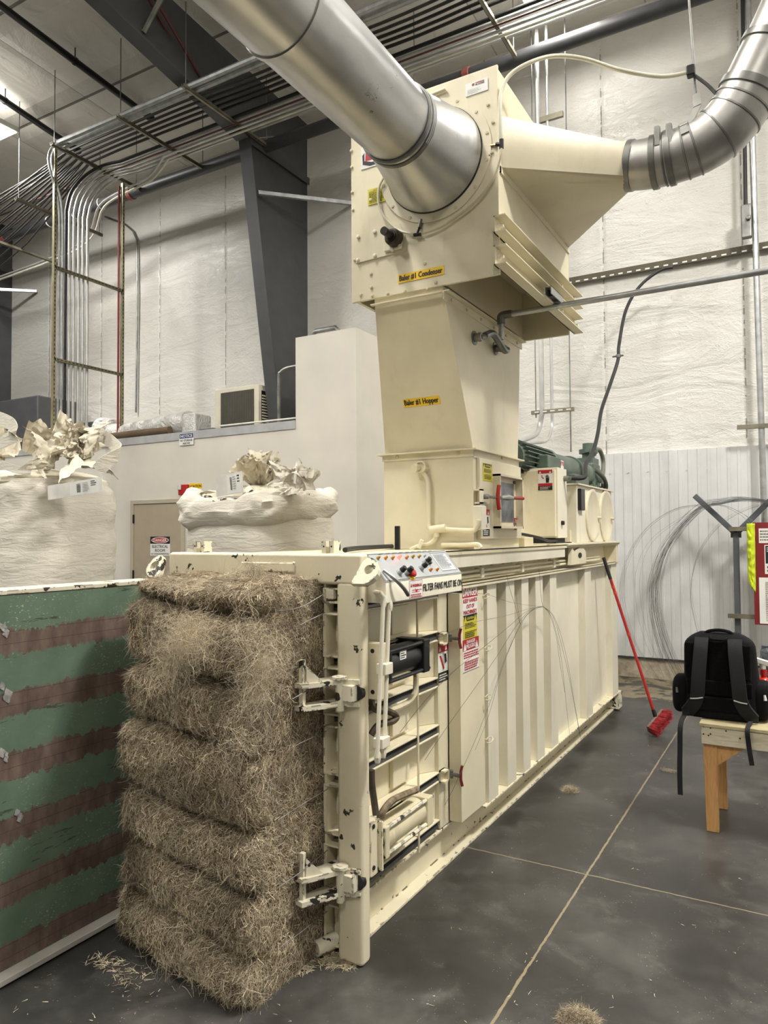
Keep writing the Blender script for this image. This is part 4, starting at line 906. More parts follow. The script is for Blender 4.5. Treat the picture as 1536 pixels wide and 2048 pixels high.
m = MB(); m.tube(spline([(px0, 4.78, mz+.25), (px0+.02, 4.95, mz+.25), (px0+.03, 5.05, mz+.14), (px0+.03, 4.98, mz-.02), (px0+.02, 4.86, mz-.08)], 6), .022, 10); m.build('return_hose', plain('grey_hose', (120, 122, 108), .6), U, smooth=True)
m = MB(); m.tube(spline([(px0+.05, 4.62, mz+.03), (px0+.1, 4.75, mz-.04), (px0+.1, 4.85, mz-.13), (px0+.06, 4.78, mz-.17), (px0-.02, 4.5, mz-.17)], 6), .02, 10); m.build('suction_hose', plain('dark_green_hose', (84, 88, 76), .6), U, smooth=True)
m = MB(); m.lathe((px0+.06, 4.84, mz-.10), UX, [(0, .035), (.03, .035)], 18); m.build('pressure_gauge', galv_dull, U, smooth=True)
for i in range(5):
    m = MB(); y = 4.45+i*.09; m.tube([(px0+.05, y, uz1+.02), (px0+.05, y, uz1+.07+.03*(i % 2))], .018, 8); m.build('fitting', green_m, U, smooth=True)
# air pipe to the hopper
A = thing('air_pipe', 'galvanised pipe running right from the two hopper nozzles past the rails', 'pipe', (-.045, 1.62, 2.94))
m = MB(); m.cyl((-.03, 1.62, 2.942), (2.3, 1.62, 2.95), .017, 12); m.build('pipe_run', galv, A, smooth=True)
m = MB(); m.tube(spline([(.02, 1.62, 2.942), (-.035, 1.62, 2.942), (-.048, 1.62, 2.93), (-.048, 1.62, 2.89)], 4), .024, 10); m.build('pipe_elbow', galv_dull, A, smooth=True)
m = MB(); m.cyl((-.048, 1.62, 2.9), (-.048, 1.62, 2.8), .016, 10); m.build('pipe_riser', galv, A, smooth=True)
m = MB(); m.tube(spline([(-.05, 1.37, 2.765), (-.045, 1.47, 2.80), (-.045, 1.56, 2.78), (-.045, 1.66, 2.745), (-.05, 1.72, 2.76)], 5), .02, 10); m.build('pipe_tee', galv_dull, A, smooth=True)
for (px, py) in ((948, 676), (990, 697)):
    p = at(px, py, X=hx1); m = MB(); m.lathe((hx1, p.y, p.z), UX, [(0, .04), (.006, .04), (.006, .022), (.03, .022), (.03, .026), (.048, .024)], 18); m.build('nozzle_flange', galv_dull, A, smooth=True)
    m = MB(); m.tube([(hx1+.04, p.y, p.z), (-.048, p.y+.03, p.z+.005)], .016, 8); m.build('nipple', galv_dull, A, smooth=True)
m = MB(); sxx = .30
m.box(.272, .277, 1.44, 1.66, 2.962, 3.004); m.box(.307, .312, 1.44, 1.66, 2.962, 3.004); m.box(.272, .312, 1.44, 1.66, 3.0, 3.004); m.box(.277, .307, 1.5, 1.65, 2.966, 3.0, 1); tag(m.build('strut_bracket', [galv, black]), 'short strut channel bracket under the rails carrying the air pipe', 'bracket')  # black block inside paints the shade of the open channel end
m = MB(); m.lathe((.26, 1.62, 2.942), UX, [(0, .02), (.03, .02)], 14); m.build('pipe_strap', galv, A, smooth=True)
# ================================================================== GREEN PRESS DOOR (swung open, left)
GD = thing('press_door', 'open baler door, green paint worn to brown in horizontal bands', 'door', (-1.17, -.75, .01))
t = NT('worn_green_paint'); t.set(.5)
x, y, z = t.xyz()
ed = t.math('MULTIPLY', t.math('SUBTRACT', t.noise(1.0, 5, .7, t.scaled((1, 26, 4))), .5), .10)
ed2 = t.math('MULTIPLY', t.math('SUBTRACT', t.noise(3.0, 3, .5), .5), .05)
fr = t.math('FRACT', t.math('DIVIDE', t.math('ADD', t.math('ADD', t.math('ADD', z, ed), ed2), -.122), .2350))
stripe = t.math('LESS_THAN', t.math('ABSOLUTE', t.math('SUBTRACT', fr, .80)), .205)
g = t.ramp(t.noise(6, 5, .65), [(.3, (82, 104, 86)), (.7, (102, 122, 104))])
sp = t.math('GREATER_THAN', t.noise(150, 3, .6, t.scaled((1, .6, 1))), .63)
pt = t.ramp(t.noise(2.6, 4, .6, None, .6), [(.42, (0,0,0,1)), (.6, (1,1,1,1))])
g = t.mix(t.math('MULTIPLY', t.math('MULTIPLY', sp, pt), .8), g, (190, 190, 166))
sc = t.math('GREATER_THAN', t.noise(3, 6, .72, t.scaled((1, 1.2, 9))), .635)
g = t.mix(t.math('MULTIPLY', sc, .8), g, (52, 54, 46))
br = t.ramp(t.noise(5, 5, .65, t.scaled((1, 2, .8))), [(.28, (68, 54, 47)), (.5, (102, 86, 78)), (.72, (130, 114, 106))])
ln = t.math('LESS_THAN', t.math('ABSOLUTE', t.math('SUBTRACT', t.math('FRACT', t.math('DIVIDE', t.math('ADD', z, .0), .047)), .5)), .03)
br = t.mix(t.math('MULTIPLY', ln, .6), br, (56, 42, 36))
t.color(t.mix(stripe, g, br)); t.bump(t.math('ADD', t.noise(8, 4), t.math('MULTIPLY', stripe, -.4)), .2, .006)
m = MB(); m.box(-1.19, -1.15, -1.25, .02, .03, 1.432); m.build('door_plate', t.m, GD, bevel=.003)
m = MB(); m.box(-1.30, -1.146, -1.25, .03, 1.432, 1.45); m.build('top_rail', cream_worn, GD, bevel=.003)
m = MB(); m.box(-1.19, -1.095, -1.25, .0, .008, .03); m.build('bottom_rail', plain('scuffed_grey_paint', (196, 192, 184), .6), GD, bevel=.003)
m = MB(); m.box(-1.30, -1.28, -1.25, -.10, .05, 1.432); m.build('outer_plate', cream, GD)
scr = plain('bright_bare_metal', (190, 188, 186), .4, .15, .2, 30)
for (py, s) in ((1258, .02), (1385, .028), (1508, .02), (1640, .02)):
    for k in range(3):
        s = s*.8; p = at(6+random.uniform(-5, 10) if py < 1600 else 32+random.uniform(-14, 14), py+random.uniform(-16, 10), X=-1.149)
        m = MB(); m.grid(lambda u_, v_, p=p, s=s: (-1.1495+.010*abs(noise.noise((u_*3+p.z*9, v_*3, p.y*7))), p.y+(u_-.5)*s*1.2+(v_-.5)*s*.6, p.z+(v_-.5)*s*1.7-(u_-.5)*s), 5, 6); m.build('scuffed_metal', scr, GD, smooth=True, recalc=False)
# ================================================================== THE BALE
BL = thing('fibre_bale', 'tall brown fibrous bale of seven pressed layers bulging out of the baler', 'bale', (-.58, -.1, 0))
t = NT('bale_core'); t.set(.95, 0, .1)
t.color(t.ramp(t.noise(34, 5, .7, t.scaled((1, 1, .6)), .6), [(.3, (58, 48, 37)), (.5, (96, 83, 65)), (.72, (136, 120, 97))]))
t.bump(t.noise(60, 4, .7), .8, .012); bale_core = t.m
fib = [plain('fibre_dark', (138, 121, 98), .9, var=.15), plain('fibre_brown', (194, 177, 149), .9, var=.15), plain('fibre_light', (230, 216, 188), .85, var=.12), plain('fibre_straw', (236, 224, 192), .7, var=.1)]
for f_ in fib: f_.node_tree.nodes['Principled BSDF'].inputs['Specular IOR Level'].default_value = .15
def ribbons(P, D, N, L, Wd, curl, seg=4, jit=.16):
    """bent flat fibres: start points P, directions D, outward normals N (all n x 3)"""
    n = len(P); pts = np.zeros((n, seg+1, 3)); pts[:, 0] = P; d = D.copy()
    bend = rng.normal(0, 1, (n, 3)); bend -= N*np.sum(bend*N, 1, keepdims=True)*.7
    for k in range(seg):
        d = d + bend*(curl/seg) + rng.normal(0, jit, (n, 3)); d /= np.linalg.norm(d, axis=1, keepdims=True)
        pts[:, k+1] = pts[:, k] + d*(L/seg)[:, None]
    side = np.cross(D, N+rng.normal(0, .5, (n, 3))); side /= np.linalg.norm(side, axis=1, keepdims=True)+1e-9
    w = np.linspace(1, .45, seg+1)[None, :, None]*Wd[:, None, None]/2
    V = np.stack([pts-side[:, None]*w, pts+side[:, None]*w], 2).reshape(-1, 3)
    i = np.arange(n)[:, None]*(seg+1)*2 + np.arange(seg)[None]*2
    Fc = np.stack([i, i+1, i+3, i+2], -1).reshape(-1, 4)
    return V, Fc
def np_mesh(name, parts, mats, parent=None, org=None):
    """parts: list of (verts, quads, material index)"""
    V = np.concatenate([p[0] for p in parts]); off = 0; Fs = []; Ms = []
    for v, f, k in parts: Fs.append(np.asarray(f)+off); Ms.append(np.full(len(f), k)); off += len(v)
    Fc = np.concatenate(Fs).astype(np.int32); Ms = np.concatenate(Ms).astype(np.int32)
    o3 = ORG[parent] if parent is not None else np.array(org, float)
    me = bpy.data.meshes.new(name); me.vertices.add(len(V)); me.vertices.foreach_set('co', (V-o3).astype(np.float32).ravel())
    me.loops.add(Fc.size); me.loops.foreach_set('vertex_index', Fc.ravel()); me.polygons.add(len(Fc))
    me.polygons.foreach_set('loop_start', np.arange(len(Fc), dtype=np.int32)*4)
    for mm in mats: me.materials.append(mm)
    me.polygons.foreach_set('material_index', Ms); me.update(calc_edges=True); me.validate()
    me.polygons.foreach_set('use_smooth', np.ones(len(Fc), bool))
    ob = bpy.data.objects.new(name, me); COL.objects.link(ob); ORG[ob] = o3
    if parent is not None: ob.parent = parent
    else: ob.location = o3.tolist()
    return ob
def fnoise(p, s): return noise.fractal(Vector((p[0]*s, p[1]*s, p[2]*s)), .9, 2.1, 4)
# outline of the bale in plan (left side, front, right side), outward normals
tops = [1.478, 1.368, 1.112, .885, .612, .400, .188, -.005]
def outline(li):
    skew = [.0, .0, .0, .01, .02, .03, .06][li]; lx = [-.965, -.995, -.995, -1.02, -1.0, -1.0, -1.035][li]; rx = -.214
    yl, yr = [-.27, -.30, -.31, -.32, -.32, -.31, -.31][li], [-.31, -.36, -.375, -.375, -.38, -.38, -.385][li]-skew*.6
    pts = []; r = .10
    for k in range(8): pts.append((lx if k > 4 else max(lx, -.945), .55-(.55-yl-r)*k/8))
    for k in range(7): a = PI+k*PI/2/6; pts.append((lx+r+r*math.cos(a), yl+r+r*math.sin(a)))
    n = 22
    for k in range(1, n): f = k/n; pts.append((lx+r+(rx-.05-lx-r)*f, yl+(yr-yl)*f-.012*math.sin(f*PI)))
    r2 = .05
    for k in range(6): a = -PI/2+k*PI/2/5; pts.append((rx-r2+r2*math.cos(a), yr+r2+r2*math.sin(a)))
    for k in range(1, 12): pts.append((rx, yr+r2+(.55-yr-r2)*k/11))
    return np.array(pts)
for li in range(7):
    zt, zb = tops[li], tops[li+1]; h = (zt-zb)
    o2 = outline(li)
    tt_ = np.roll(o2, -1, 0)-np.roll(o2, 1, 0); tt_[0] = o2[1]-o2[0]; tt_[-1] = o2[-1]-o2[-2]
    nn_ = np.stack([tt_[:, 1], -tt_[:, 0]], 1); nn_ /= np.linalg.norm(nn_, axis=1, keepdims=True)
    # finer resample
    K_ = 150; s0 = np.linspace(0, 1, len(o2)); s1_ = np.linspace(0, 1, K_)
    ox, oy_ = np.interp(s1_, s0, o2[:, 0]), np.interp(s1_, s0, o2[:, 1]); nx, ny = np.interp(s1_, s0, nn_[:, 0]), np.interp(s1_, s0, nn_[:, 1])
    NV = 30
    front = np.clip(-ny, 0, 1); left = np.clip(-nx, 0, 1); right = np.clip(nx, 0, 1)
    bul = .145*front**2+.065*left**2+.006*right**2; inn = .105*front**2+.062*left**2+.004*right**2
    G = np.zeros((NV, K_, 3))
    for j in range(NV):
        v = -1+2*j/(NV-1); v = math.copysign(1-(1-abs(v))**1.5, v); dd = (1-abs(v))*h/2/.062; pr = .86*(math.sqrt(max(0, 1-(1-min(1, dd))**2)))+.14*(1-v*v)
        for i in range(K_):
            x = ox[i]+nx[i]*(-inn[i]+(bul[i])*pr); y = oy_[i]+ny[i]*(-inn[i]+bul[i]*pr); z = zt-h*(1-v)/2 if False else zb+h*(v+1)/2
            # layers sag towards the right corner and have a wavy crease
            wv = lambda k: 0 if k in (0, 7) else .012*math.sin(x*7+k*2.1)+.022*noise.noise(Vector((x*3, y*3, k*5.1)))-.03*(x+.58)/.4
            f_ = (v+1)/2; z += (wv(li)*f_+wv(li+1)*(1-f_))*(front[i]*.9+.1)
            q = (x, y, z); d = .016*fnoise(q, 6)+.012*fnoise(q, 17); k_ = (.14+.86*min(1, front[i]+left[i]))
            if li == 6 and v < -.2: d += -.03*(v+.2)*front[i]*fnoise((x*1.5, y, .3), 6)
            G[j, i] = (x+nx[i]*d*k_, y+ny[i]*d*k_, z+.006*fnoise(q, 9))
            if li == 6 and v < -.55:
                rag = max(0, noise.noise(Vector((x*9, 3.3, 0))))*.08; G[j, i, 2] = max(.004, G[j, i, 2]+rag*(-.55-v)*2)
    verts = G.reshape(-1, 3)
    quads = [(j*K_+i, j*K_+i+1, (j+1)*K_+i+1, (j+1)*K_+i) for j in range(NV-1) for i in range(K_-1)]
    parts = [(verts, quads, 0)]
    if li == 0:                                                     # fluffy top
        TV = np.zeros((14, K_, 3)); cx_, cy_ = -.56, .2
        for j in range(14):
            f = j/13
            for i in range(K_):
                b = G[-1, i]; x = b[0]+(cx_-b[0])*f; y = b[1]+(cy_-b[1])*f; TV[j, i] = (x, y, b[2]+(.018*fnoise((x, y, 1), 5)+.012*math.sin(f*PI))*(1 if j else 0))
        parts.append((TV.reshape(-1, 3), [(j*K_+i, j*K_+i+1, (j+1)*K_+i+1, (j+1)*K_+i) for j in range(13) for i in range(K_-1)], 0))
    # fibres over the visible faces
    def spread(Gr, n, w, rowfade):
        J, I = Gr.shape[0]-1, Gr.shape[1]-1
        vv_ = np.abs(np.linspace(-1, 1, J)); rw = (1-vv_**5)+.06 if rowfade else np.ones(J); pr_ = rw[:, None]*np.repeat(w[None, :I], J, 0)
        a_ = np.linalg.norm(np.cross(Gr[1:, :-1]-Gr[:-1, :-1], Gr[:-1, 1:]-Gr[:-1, :-1]), axis=2)*pr_; a_ = (a_/a_.sum()).ravel()
        idx = rng.choice(J*I, n, p=a_); j, i = idx//I, idx % I; u_, v_ = rng.random((n, 1)), rng.random((n, 1))
        A, Bq, Cq, Dq = Gr[j, i], Gr[j, i+1], Gr[j+1, i], Gr[j+1, i+1]
        Pp = (A*(1-u_)+Bq*u_)*(1-v_)+(Cq*(1-u_)+Dq*u_)*v_
        tu, tv = Bq-A, Cq-A; Nn = np.cross(tu, tv); Nn /= np.linalg.norm(Nn, axis=1, keepdims=True)+1e-9
        return Pp, tu/(np.linalg.norm(tu, axis=1, keepdims=True)+1e-9), tv/(np.linalg.norm(tv, axis=1, keepdims=True)+1e-9), Nn
    vis = (oy_ < .12).astype(float)*(front*1.0+left*.55+right*1.0)+.0001
    surf = [(G, vis, 1.0)] + ([(TV, (oy_ < .3).astype(float)+.001, .5)] if li == 0 else [])
    for Gr, w_, mul in surf:
        base = int((8000+h*78000)*mul); chip = (.035 if li < 4 else .07)
        for mi, frac, L0, L1, w0, w1, lift in ((0, .30, .018, .042, .0009, .0014, -.05), (1, .36, .018, .046, .0008, .0013, -.03), (2, .27, .018, .05, .0007, .0011, -.01), (2, .03, .05, .10, .0006, .001, .04), (3, chip, .012, .032, .0015, .0032, .0)):
            n = int(base*frac); Pp, tu, tv, Nn = spread(Gr, n, w_, Gr is G)
            outw = Pp-np.array([[-.56, .25, 0]]); outw[:, 2] = 0
            flip = np.sign(np.sum(Nn*(outw if Gr is G else np.array([[0, 0, 1.]])), 1, keepdims=True)); Nn = Nn*np.where(flip == 0, 1, flip)
            X_, Y_, Z_ = Pp[:, :1], Pp[:, 1:2], Pp[:, 2:3]
            clump = np.sin(X_*31+3*np.sin(Z_*23+li)+Y_*27)*np.sin(Z_*37+2*np.sin(X_*19)+Y_*15)+.6*np.sin(X_*83+Z_*61+Y_*70+li)
            want = {0: clump < .25, 1: np.ones_like(clump, bool), 2: clump > -.35, 3: np.ones_like(clump, bool)}[mi]
            keep = (want | (rng.random(clump.shape) < .3))[:, 0]
            Pp, tu, tv, Nn, X_, Z_ = Pp[keep], tu[keep], tv[keep], Nn[keep], X_[keep], Z_[keep]; n = len(Pp)
            flow = np.sin(X_*9+Z_*11+li)*1.1
            ang = rng.normal(0, .75, (n, 1))+flow*.7 + (rng.random((n, 1)) < .25)*rng.random((n, 1))*PI
            D = -tv*np.cos(ang)+tu*np.sin(ang)+Nn*(lift+rng.random((n, 1))*.10); D /= np.linalg.norm(D, axis=1, keepdims=True)
            V_, F_ = ribbons(Pp+Nn*(.001+rng.random((n, 1))*.004), D, Nn, rng.uniform(L0, L1, n), rng.uniform(w0, w1, n), .8 if mi < 3 else .15, (5 if L1 > .06 else 3) if mi < 3 else 1)
            V_[:, 2] = np.maximum(V_[:, 2], .002)
            parts.append((V_, F_, mi+1))
    np_mesh('bale_layer', parts, [bale_core]+fib, BL)
# loose tufts hanging on the front
def tuft(pxs, n, spread_, L0, L1, mi, Yp=-.42, nm='loose_tuft'):
    Pp = []
    for _ in range(n):
        i = random.randrange(len(pxs)-1); f = random.random(); a, b = pxs[i], pxs[i+1]
        p = at(a[0]+(b[0]-a[0])*f+random.gauss(0, spread_), a[1]+(b[1]-a[1])*f+random.gauss(0, spread_), Y=Yp-random.random()*.03); Pp.append(p)
    Pp = np.array(Pp); Nn = np.tile([[.1, -1, .1]], (n, 1)); D = rng.normal(0, 1, (n, 3))*np.array([[.8, .35, .9]])+np.array([[0, 0, -.35]]); D /= np.linalg.norm(D, axis=1, keepdims=True)
    parts = []
    for k, fr_ in ((2, .3), (3, .75)):
        s = rng.random(n) < fr_; 
        if s.sum() == 0: continue
        V_, F_ = ribbons(Pp[s], D[s], Nn[s], rng.uniform(L0, L1, s.sum()), rng.uniform(.0006, .0013, s.sum()), 1.6, 6); parts.append((V_, F_, k))
    return np_mesh(nm, parts, [bale_core]+fib, BL)
tuft([(340, 1268), (400, 1255), (365, 1300), (330, 1340), (345, 1300), (380, 1275), (400, 1290)], 2200, 20, .04, .12, 2)
tuft([(480, 1240), (500, 1300), (520, 1360), (495, 1390), (530, 1330), (545, 1270)], 1100, 17, .04, .13, 2)
tuft([(440, 1160), (490, 1148), (530, 1150), (500, 1142)], 420, 10, .04, .09, 2, -.2)
tuft([(300, 1165), (420, 1172), (540, 1185), (600, 1180)], 500, 10, .04, .09, 2, -.26)
tuft([(395, 1740), (372, 1800), (362, 1850)], 60, 4, .06, .16, 2, -.46)
tuft([(470, 1465), (500, 1490), (440, 1500)], 260, 16, .05, .12, 2, -.44)
tuft([(470, 1930), (500, 1990), (440, 1960), (300, 1920)], 420, 16, .04, .1, 2, -.43)
# tie wires on the right face
for a in (((648, 1188), (600, 1215), (556, 1222)), ((650, 1225), (608, 1246), (600, 1250)), ((650, 1358), (612, 1382), (585, 1398)), ((652, 1462), (610, 1482), (590, 1492)), ((655, 1578), (600, 1612), (556, 1640)), ((655, 1700), (600, 1745), (556, 1775)), ((655, 1822), (600, 1866), (566, 1890), (560, 1900), (566, 1898))):
    m = MB(); m.tube(spline([at(px, py, X=-.168) for px, py in a], 4), .0018, 5); m.build('tie_wire', galv_dull, BL, smooth=True)
# straw litter and fluff on the floor
def litter(nm, label, spots, n, mis, L0, L1, w0, w1, zmax, cat='straw', kind='stuff'):
    Pp = []
    for _ in range(n):
        (cx_, cy_, rx, ry) = random.choice(spots); a, r = random.random()*2*PI, math.sqrt(random.random())
        Pp.append((cx_+rx*r*math.cos(a), cy_+ry*r*math.sin(a), .002+zmax*random.random()*(1-r)))
    Pp = np.array(Pp); Nn = np.tile([[0, 0, 1.]], (n, 1)); ang = rng.random((n, 1))*2*PI; D = np.concatenate([np.cos(ang), np.sin(ang), rng.normal(0, .1, (n, 1))], 1)
    parts = []
    for k in mis:
        s = rng.integers(0, len(mis), n) == mis.index(k)
        V_, F_ = ribbons(Pp[s], D[s], Nn[s], rng.uniform(L0, L1, s.sum()), rng.uniform(w0, w1, s.sum()), .3, 2); V_[:, 2] = np.maximum(V_[:, 2], .0015); parts.append((V_, F_, k))
    lo = Pp.mean(0); lo[2] = 0
    o = np_mesh(nm, parts, [bale_core]+fib, None, lo); tag(o, label, cat)
    if kind: o['kind'] = kind
    return o
q = lambda px, py: at(px, py, Z=0)
c1 = q(650, 1925); c2 = q(690, 1930); c3 = q(600, 1935); c4 = q(210, 1925); c5 = q(265, 1955)
litter('straw_debris', 'pile of chopped straw on the floor at the foot of the post', [(c1.x, c1.y+.02, .07, .05), (c2.x-.02, c2.y, .06, .035), (c3.x, c3.y, .05, .05)], 1500, [2, 3, 4], .012, .035, .0015, .0032, .02)
litter('straw_debris', 'straw scattered on the floor left of the bale foot', [(c4.x, c4.y, .1, .05), (c5.x, c5.y, .07, .06)], 260, [2, 3, 4], .012, .04, .0012, .003, .006)
fl = [(random.uniform(-.6, 1.6), random.uniform(-.9, 3.6), .05, .05) for _ in range(60)] + [(random.uniform(-1.0, .3), random.uniform(-.9, -.3), .1, .1) for _ in range(40)]
litter('straw_debris', 'single straw chips scattered over the open concrete floor', fl, 260, [3, 4], .006, .02, .0015, .003, .001)
def fluff(px, py, rx, ry, hz, label, n):
    c = q(px, py); Pp = []; 
    for _ in range(n):
        a, r, hh = random.random()*2*PI, math.sqrt(random.random()), random.random()
        Pp.append((c.x+rx*r*math.cos(a), c.y+ry*r*math.sin(a), .004+hz*hh*(1-r*r)))
    Pp = np.array(Pp); Nn = np.tile([[0, 0, 1.]], (n, 1)); D = rng.normal(0, 1, (n, 3))*np.array([[1, 1, .3]]); D /= np.linalg.norm(D, axis=1, keepdims=True); parts = []
    for k in (1, 2, 3):
        s = rng.integers(1, 4, n) == k; V_, F_ = ribbons(Pp[s], D[s], Nn[s], rng.uniform(.012, .036, s.sum()), rng.uniform(.0007, .0012, s.sum()), 1.8, 4); V_[:, 2] = np.maximum(V_[:, 2], .0015); parts.append((V_, F_, k))
    o = np_mesh('fibre_clump', parts, [bale_core]+fib, None, (c.x, c.y, 0)); tag(o, label, 'fibre clump', 'fibre clumps on the floor')
fluff(1140, 1583, .055, .05, .035, 'small brown fibre clump on the floor near the baler base', 1600)
fluff(1160, 2050, .075, .06, .06, 'pale fibre clump on the floor at the bottom edge near the joint', 4200)
fluff(1337, 1542, .06, .04, .01, 'thin fibre scrap on the floor beside the bench', 420)
# ================================================================== BULK BAGS
def crumple(P, s, a):
    r = 1-2*abs(noise.noise(Vector(P)*s)); r2 = 1-2*abs(noise.noise(Vector(P)*s*2.3+Vector((7, 3, 1)))); return a*(r+.5*r2)
def bag(nm, label, x0, x1, y0, y1, z1, bow, seed, e=.5):
    r = thing(nm, label, 'bulk bag', ((x0+x1)/2, (y0+y1)/2, 0), 'bulk bags behind the baler')
    cx_, cy_, hx, hy = (x0+x1)/2, (y0+y1)/2, (x1-x0)/2, (y1-y0)/2
    def fn(u_, v_):
        a = u_*2*PI; c, s = math.cos(a), math.sin(a)
        kx, ky = math.copysign(abs(c)**e, c), math.copysign(abs(s)**e, s)
        z = v_*z1; f = 1-bow*(2*v_-1)**4*.5 - (.07 if v_ > .97 else 0)
        p = Vector((cx_+hx*kx*f, cy_+hy*ky*f, z)); d = .02*noise.noise(Vector((p.x*2+seed, p.y*2, z*5)))+.012*noise.noise(Vector((p.x*4, p.y*4, z*14+seed)))
        return p+Vector((kx, ky, 0))*d
    m = MB(); m.grid(fn, 120, 60, closed=True); m.add([fn(i/120, 1) for i in range(120)], [tuple(range(120))]); m.build('bag_body', bagcloth, r, smooth=True, angle=70)
    return r
def blob(nm, mat, par, c, rx, ry, rz, s, a, nu=70, nv=46, flat=.0):
    def fn(u_, v_):
        th, ph = u_*2*PI, (v_-.5)*PI; d = Vector((math.cos(ph)*math.cos(th), math.cos(ph)*math.sin(th), math.sin(ph)))
        k = 1+crumple((d.x*1.3+c[0], d.y*1.3+c[1], d.z*1.3+c[2]), s, a)
        return Vector(c)+Vector((d.x*rx*k, d.y*ry*k, d.z*rz*k))
    m = MB(); m.grid(fn, nu, nv, closed=True); return m.build(nm, mat, par, smooth=True, angle=50)
def band(nm, mat, par, pts, w, th=.004, up=None):
    """flat webbing strap along points; width direction up"""
    m = strip_mesh(spline(pts, 6), w, up)
    o = m.build(nm, mat, par, recalc=False, smooth=True); md = o.modifiers.new('thick', 'SOLIDIFY'); md.thickness = th; es = o.modifiers.new('edges', 'EDGE_SPLIT'); es.split_angle = .9; return o
def heap(nm, mat, par, petals, seed, a_=.06):
    """crumpled cloth: overlapping folded sheets (base, direction, side, length, width, cup)"""
    m = MB()
    for k, (p0, d, sd, L, Wd, cup) in enumerate(petals):
        d = Vector(d).normalized(); sd = Vector(sd); sd = (sd-d*sd.dot(d)).normalized(); n = d.cross(sd)
        def fn(u_, v_, p0=Vector(p0), d=d, sd=sd, n=n, L=L, Wd=Wd, cup=cup, k=k):
            q = (u_*1.7+k*3.1+seed, v_*1.7+k, seed); x = (u_-.5)
            w_ = Wd*(.30+.85*v_**.8); f1 = crumple(q, 1.5, a_)+crumple((q[0]*2.3, q[1]*2.3, 4), 1.4, a_*.45)
            edge = .10*L*noise.noise(Vector((u_*4, k*2.2, seed)))*v_
            return p0 + d*(L*v_*(1-.35*cup*v_)+edge) + sd*(x*w_) + n*(cup*(x*x*2.2*w_+L*v_*v_*.55)+f1*(.25+v_))
        m.grid(fn, 26, 26)
    return m.build(nm, mat, par, smooth=True, angle=42, recalc=False)
b1 = bag('bulk_bag', 'bulk bag at the left edge with crumpled spout, strap loops and document pouch', -5.82, -4.58, 1.58, 2.82, 2.20, .05, 3, .6)
y1 = 1.75
R_ = random.Random(5); pet = []
for i in range(15):
    c = at(R_.uniform(-30, 150), R_.uniform(900, 930), Y=1.85+R_.random()*.3); an = R_.uniform(0, 2*PI)
    pet.append((c, (math.cos(an)*.9, -.35+.5*math.sin(an), R_.uniform(.15, .7)), (R_.uniform(-1, 1), R_.uniform(-1, 1), .2), R_.uniform(.25, .42), R_.uniform(.28, .5), R_.uniform(-.5, .6)))
heap('crumpled_skirt', bagcrumple, b1, pet, 2.0, .05); pet = []
for i in range(12):
    c = at(R_.uniform(125, 190), R_.uniform(890, 925), Y=1.85+R_.random()*.15); an = R_.uniform(-.5, 3.6)
    pet.append((c, (math.cos(an)*.7, -.3, .55+.5*math.sin(an)), (math.sin(an), R_.uniform(-.6, .6), -math.cos(an)), R_.uniform(.18, .32), R_.uniform(.2, .36), R_.uniform(-.6, .7)))
heap('crumpled_spout', bagcrumple, b1, pet, 2.0, .05)
blob('bag_lid', bagcrumple, b1, (-5.2, 2.2, 2.20), .56, .56, .12, 1.4, .10)
def lip(u_, v_):
    p = Vector((-5.2-.64*math.cos((.02+.60*u_)*PI)*1.0, 2.2-.65*math.sin((.02+.60*u_)*PI)**.7-.03*math.sin(v_*PI), 1.96+.28*v_)); return p+Vector((0, -.03*noise.noise(Vector((u_*9, v_*4, 2))), .03*math.sin(u_*6+1)-.02*u_))
m = MB(); m.grid(lip, 60, 14); o = m.build('bag_skirt', bagcloth, b1, smooth=True, recalc=False)
band('lifting_loop', bagcloth, b1, [at(196, 942, Y=1.72), at(212, 924, Y=1.75), at(238, 906, Y=1.85), at(232, 893, Y=1.95), at(206, 872, Y=2.0), at(190, 868, Y=2.05)], .12, up=Vector((.35, 0, .94)))
band('lifting_loop', bagcloth, b1, [at(0, 928, Y=1.53), at(30, 938, Y=1.53), at(62, 944, Y=1.56)], .07, up=UZ)
band('lifting_loop', bagcloth, b1, [at(-14, 895, Y=1.75), at(14, 880, Y=1.72), at(30, 868, Y=1.74), at(24, 850, Y=1.8), at(2, 838, Y=1.85), at(-20, 832, Y=1.9)], .13, up=Vector((.45, 0, .9)))
def pouch(nm, corners, Yp, par, txt=True):
    A, Bc, Cc, Dc = [at(px, py, Y=Yp) for px, py in corners]
    u = (Bc-A); w = u.length; v = (Dc-A); v = v-u*v.dot(u)/u.length_squared; h = v.length
    return sign(nm, A, u, v, w, h, [('r', w*.42, h*.06, w*.94, h*.94, 1)] + lines(w*.80, w*.90, h*.5, h*.9, 3, 2, .5) + lines(w*.55, w*.62, h*.2, h*.8, 10, 2, .6, .0) + lines(w*.66, w*.78, h*.2, h*.85, 6, 3, .4), [plain('clear_pouch_film', (238, 235, 228), .2), white_p, black_s, plain('faint_ink', (150, 148, 146), .6)], par)
pouch('document_pouch', [(96, 1000), (205, 984), (188, 955), (80, 974)], 1.54, b1)
b2 = bag('bulk_bag', 'bulk bag behind the baler with rolled collar and tied brown spout', -3.07, -2.03, 1.93, 2.97, 1.86, .04, 9)
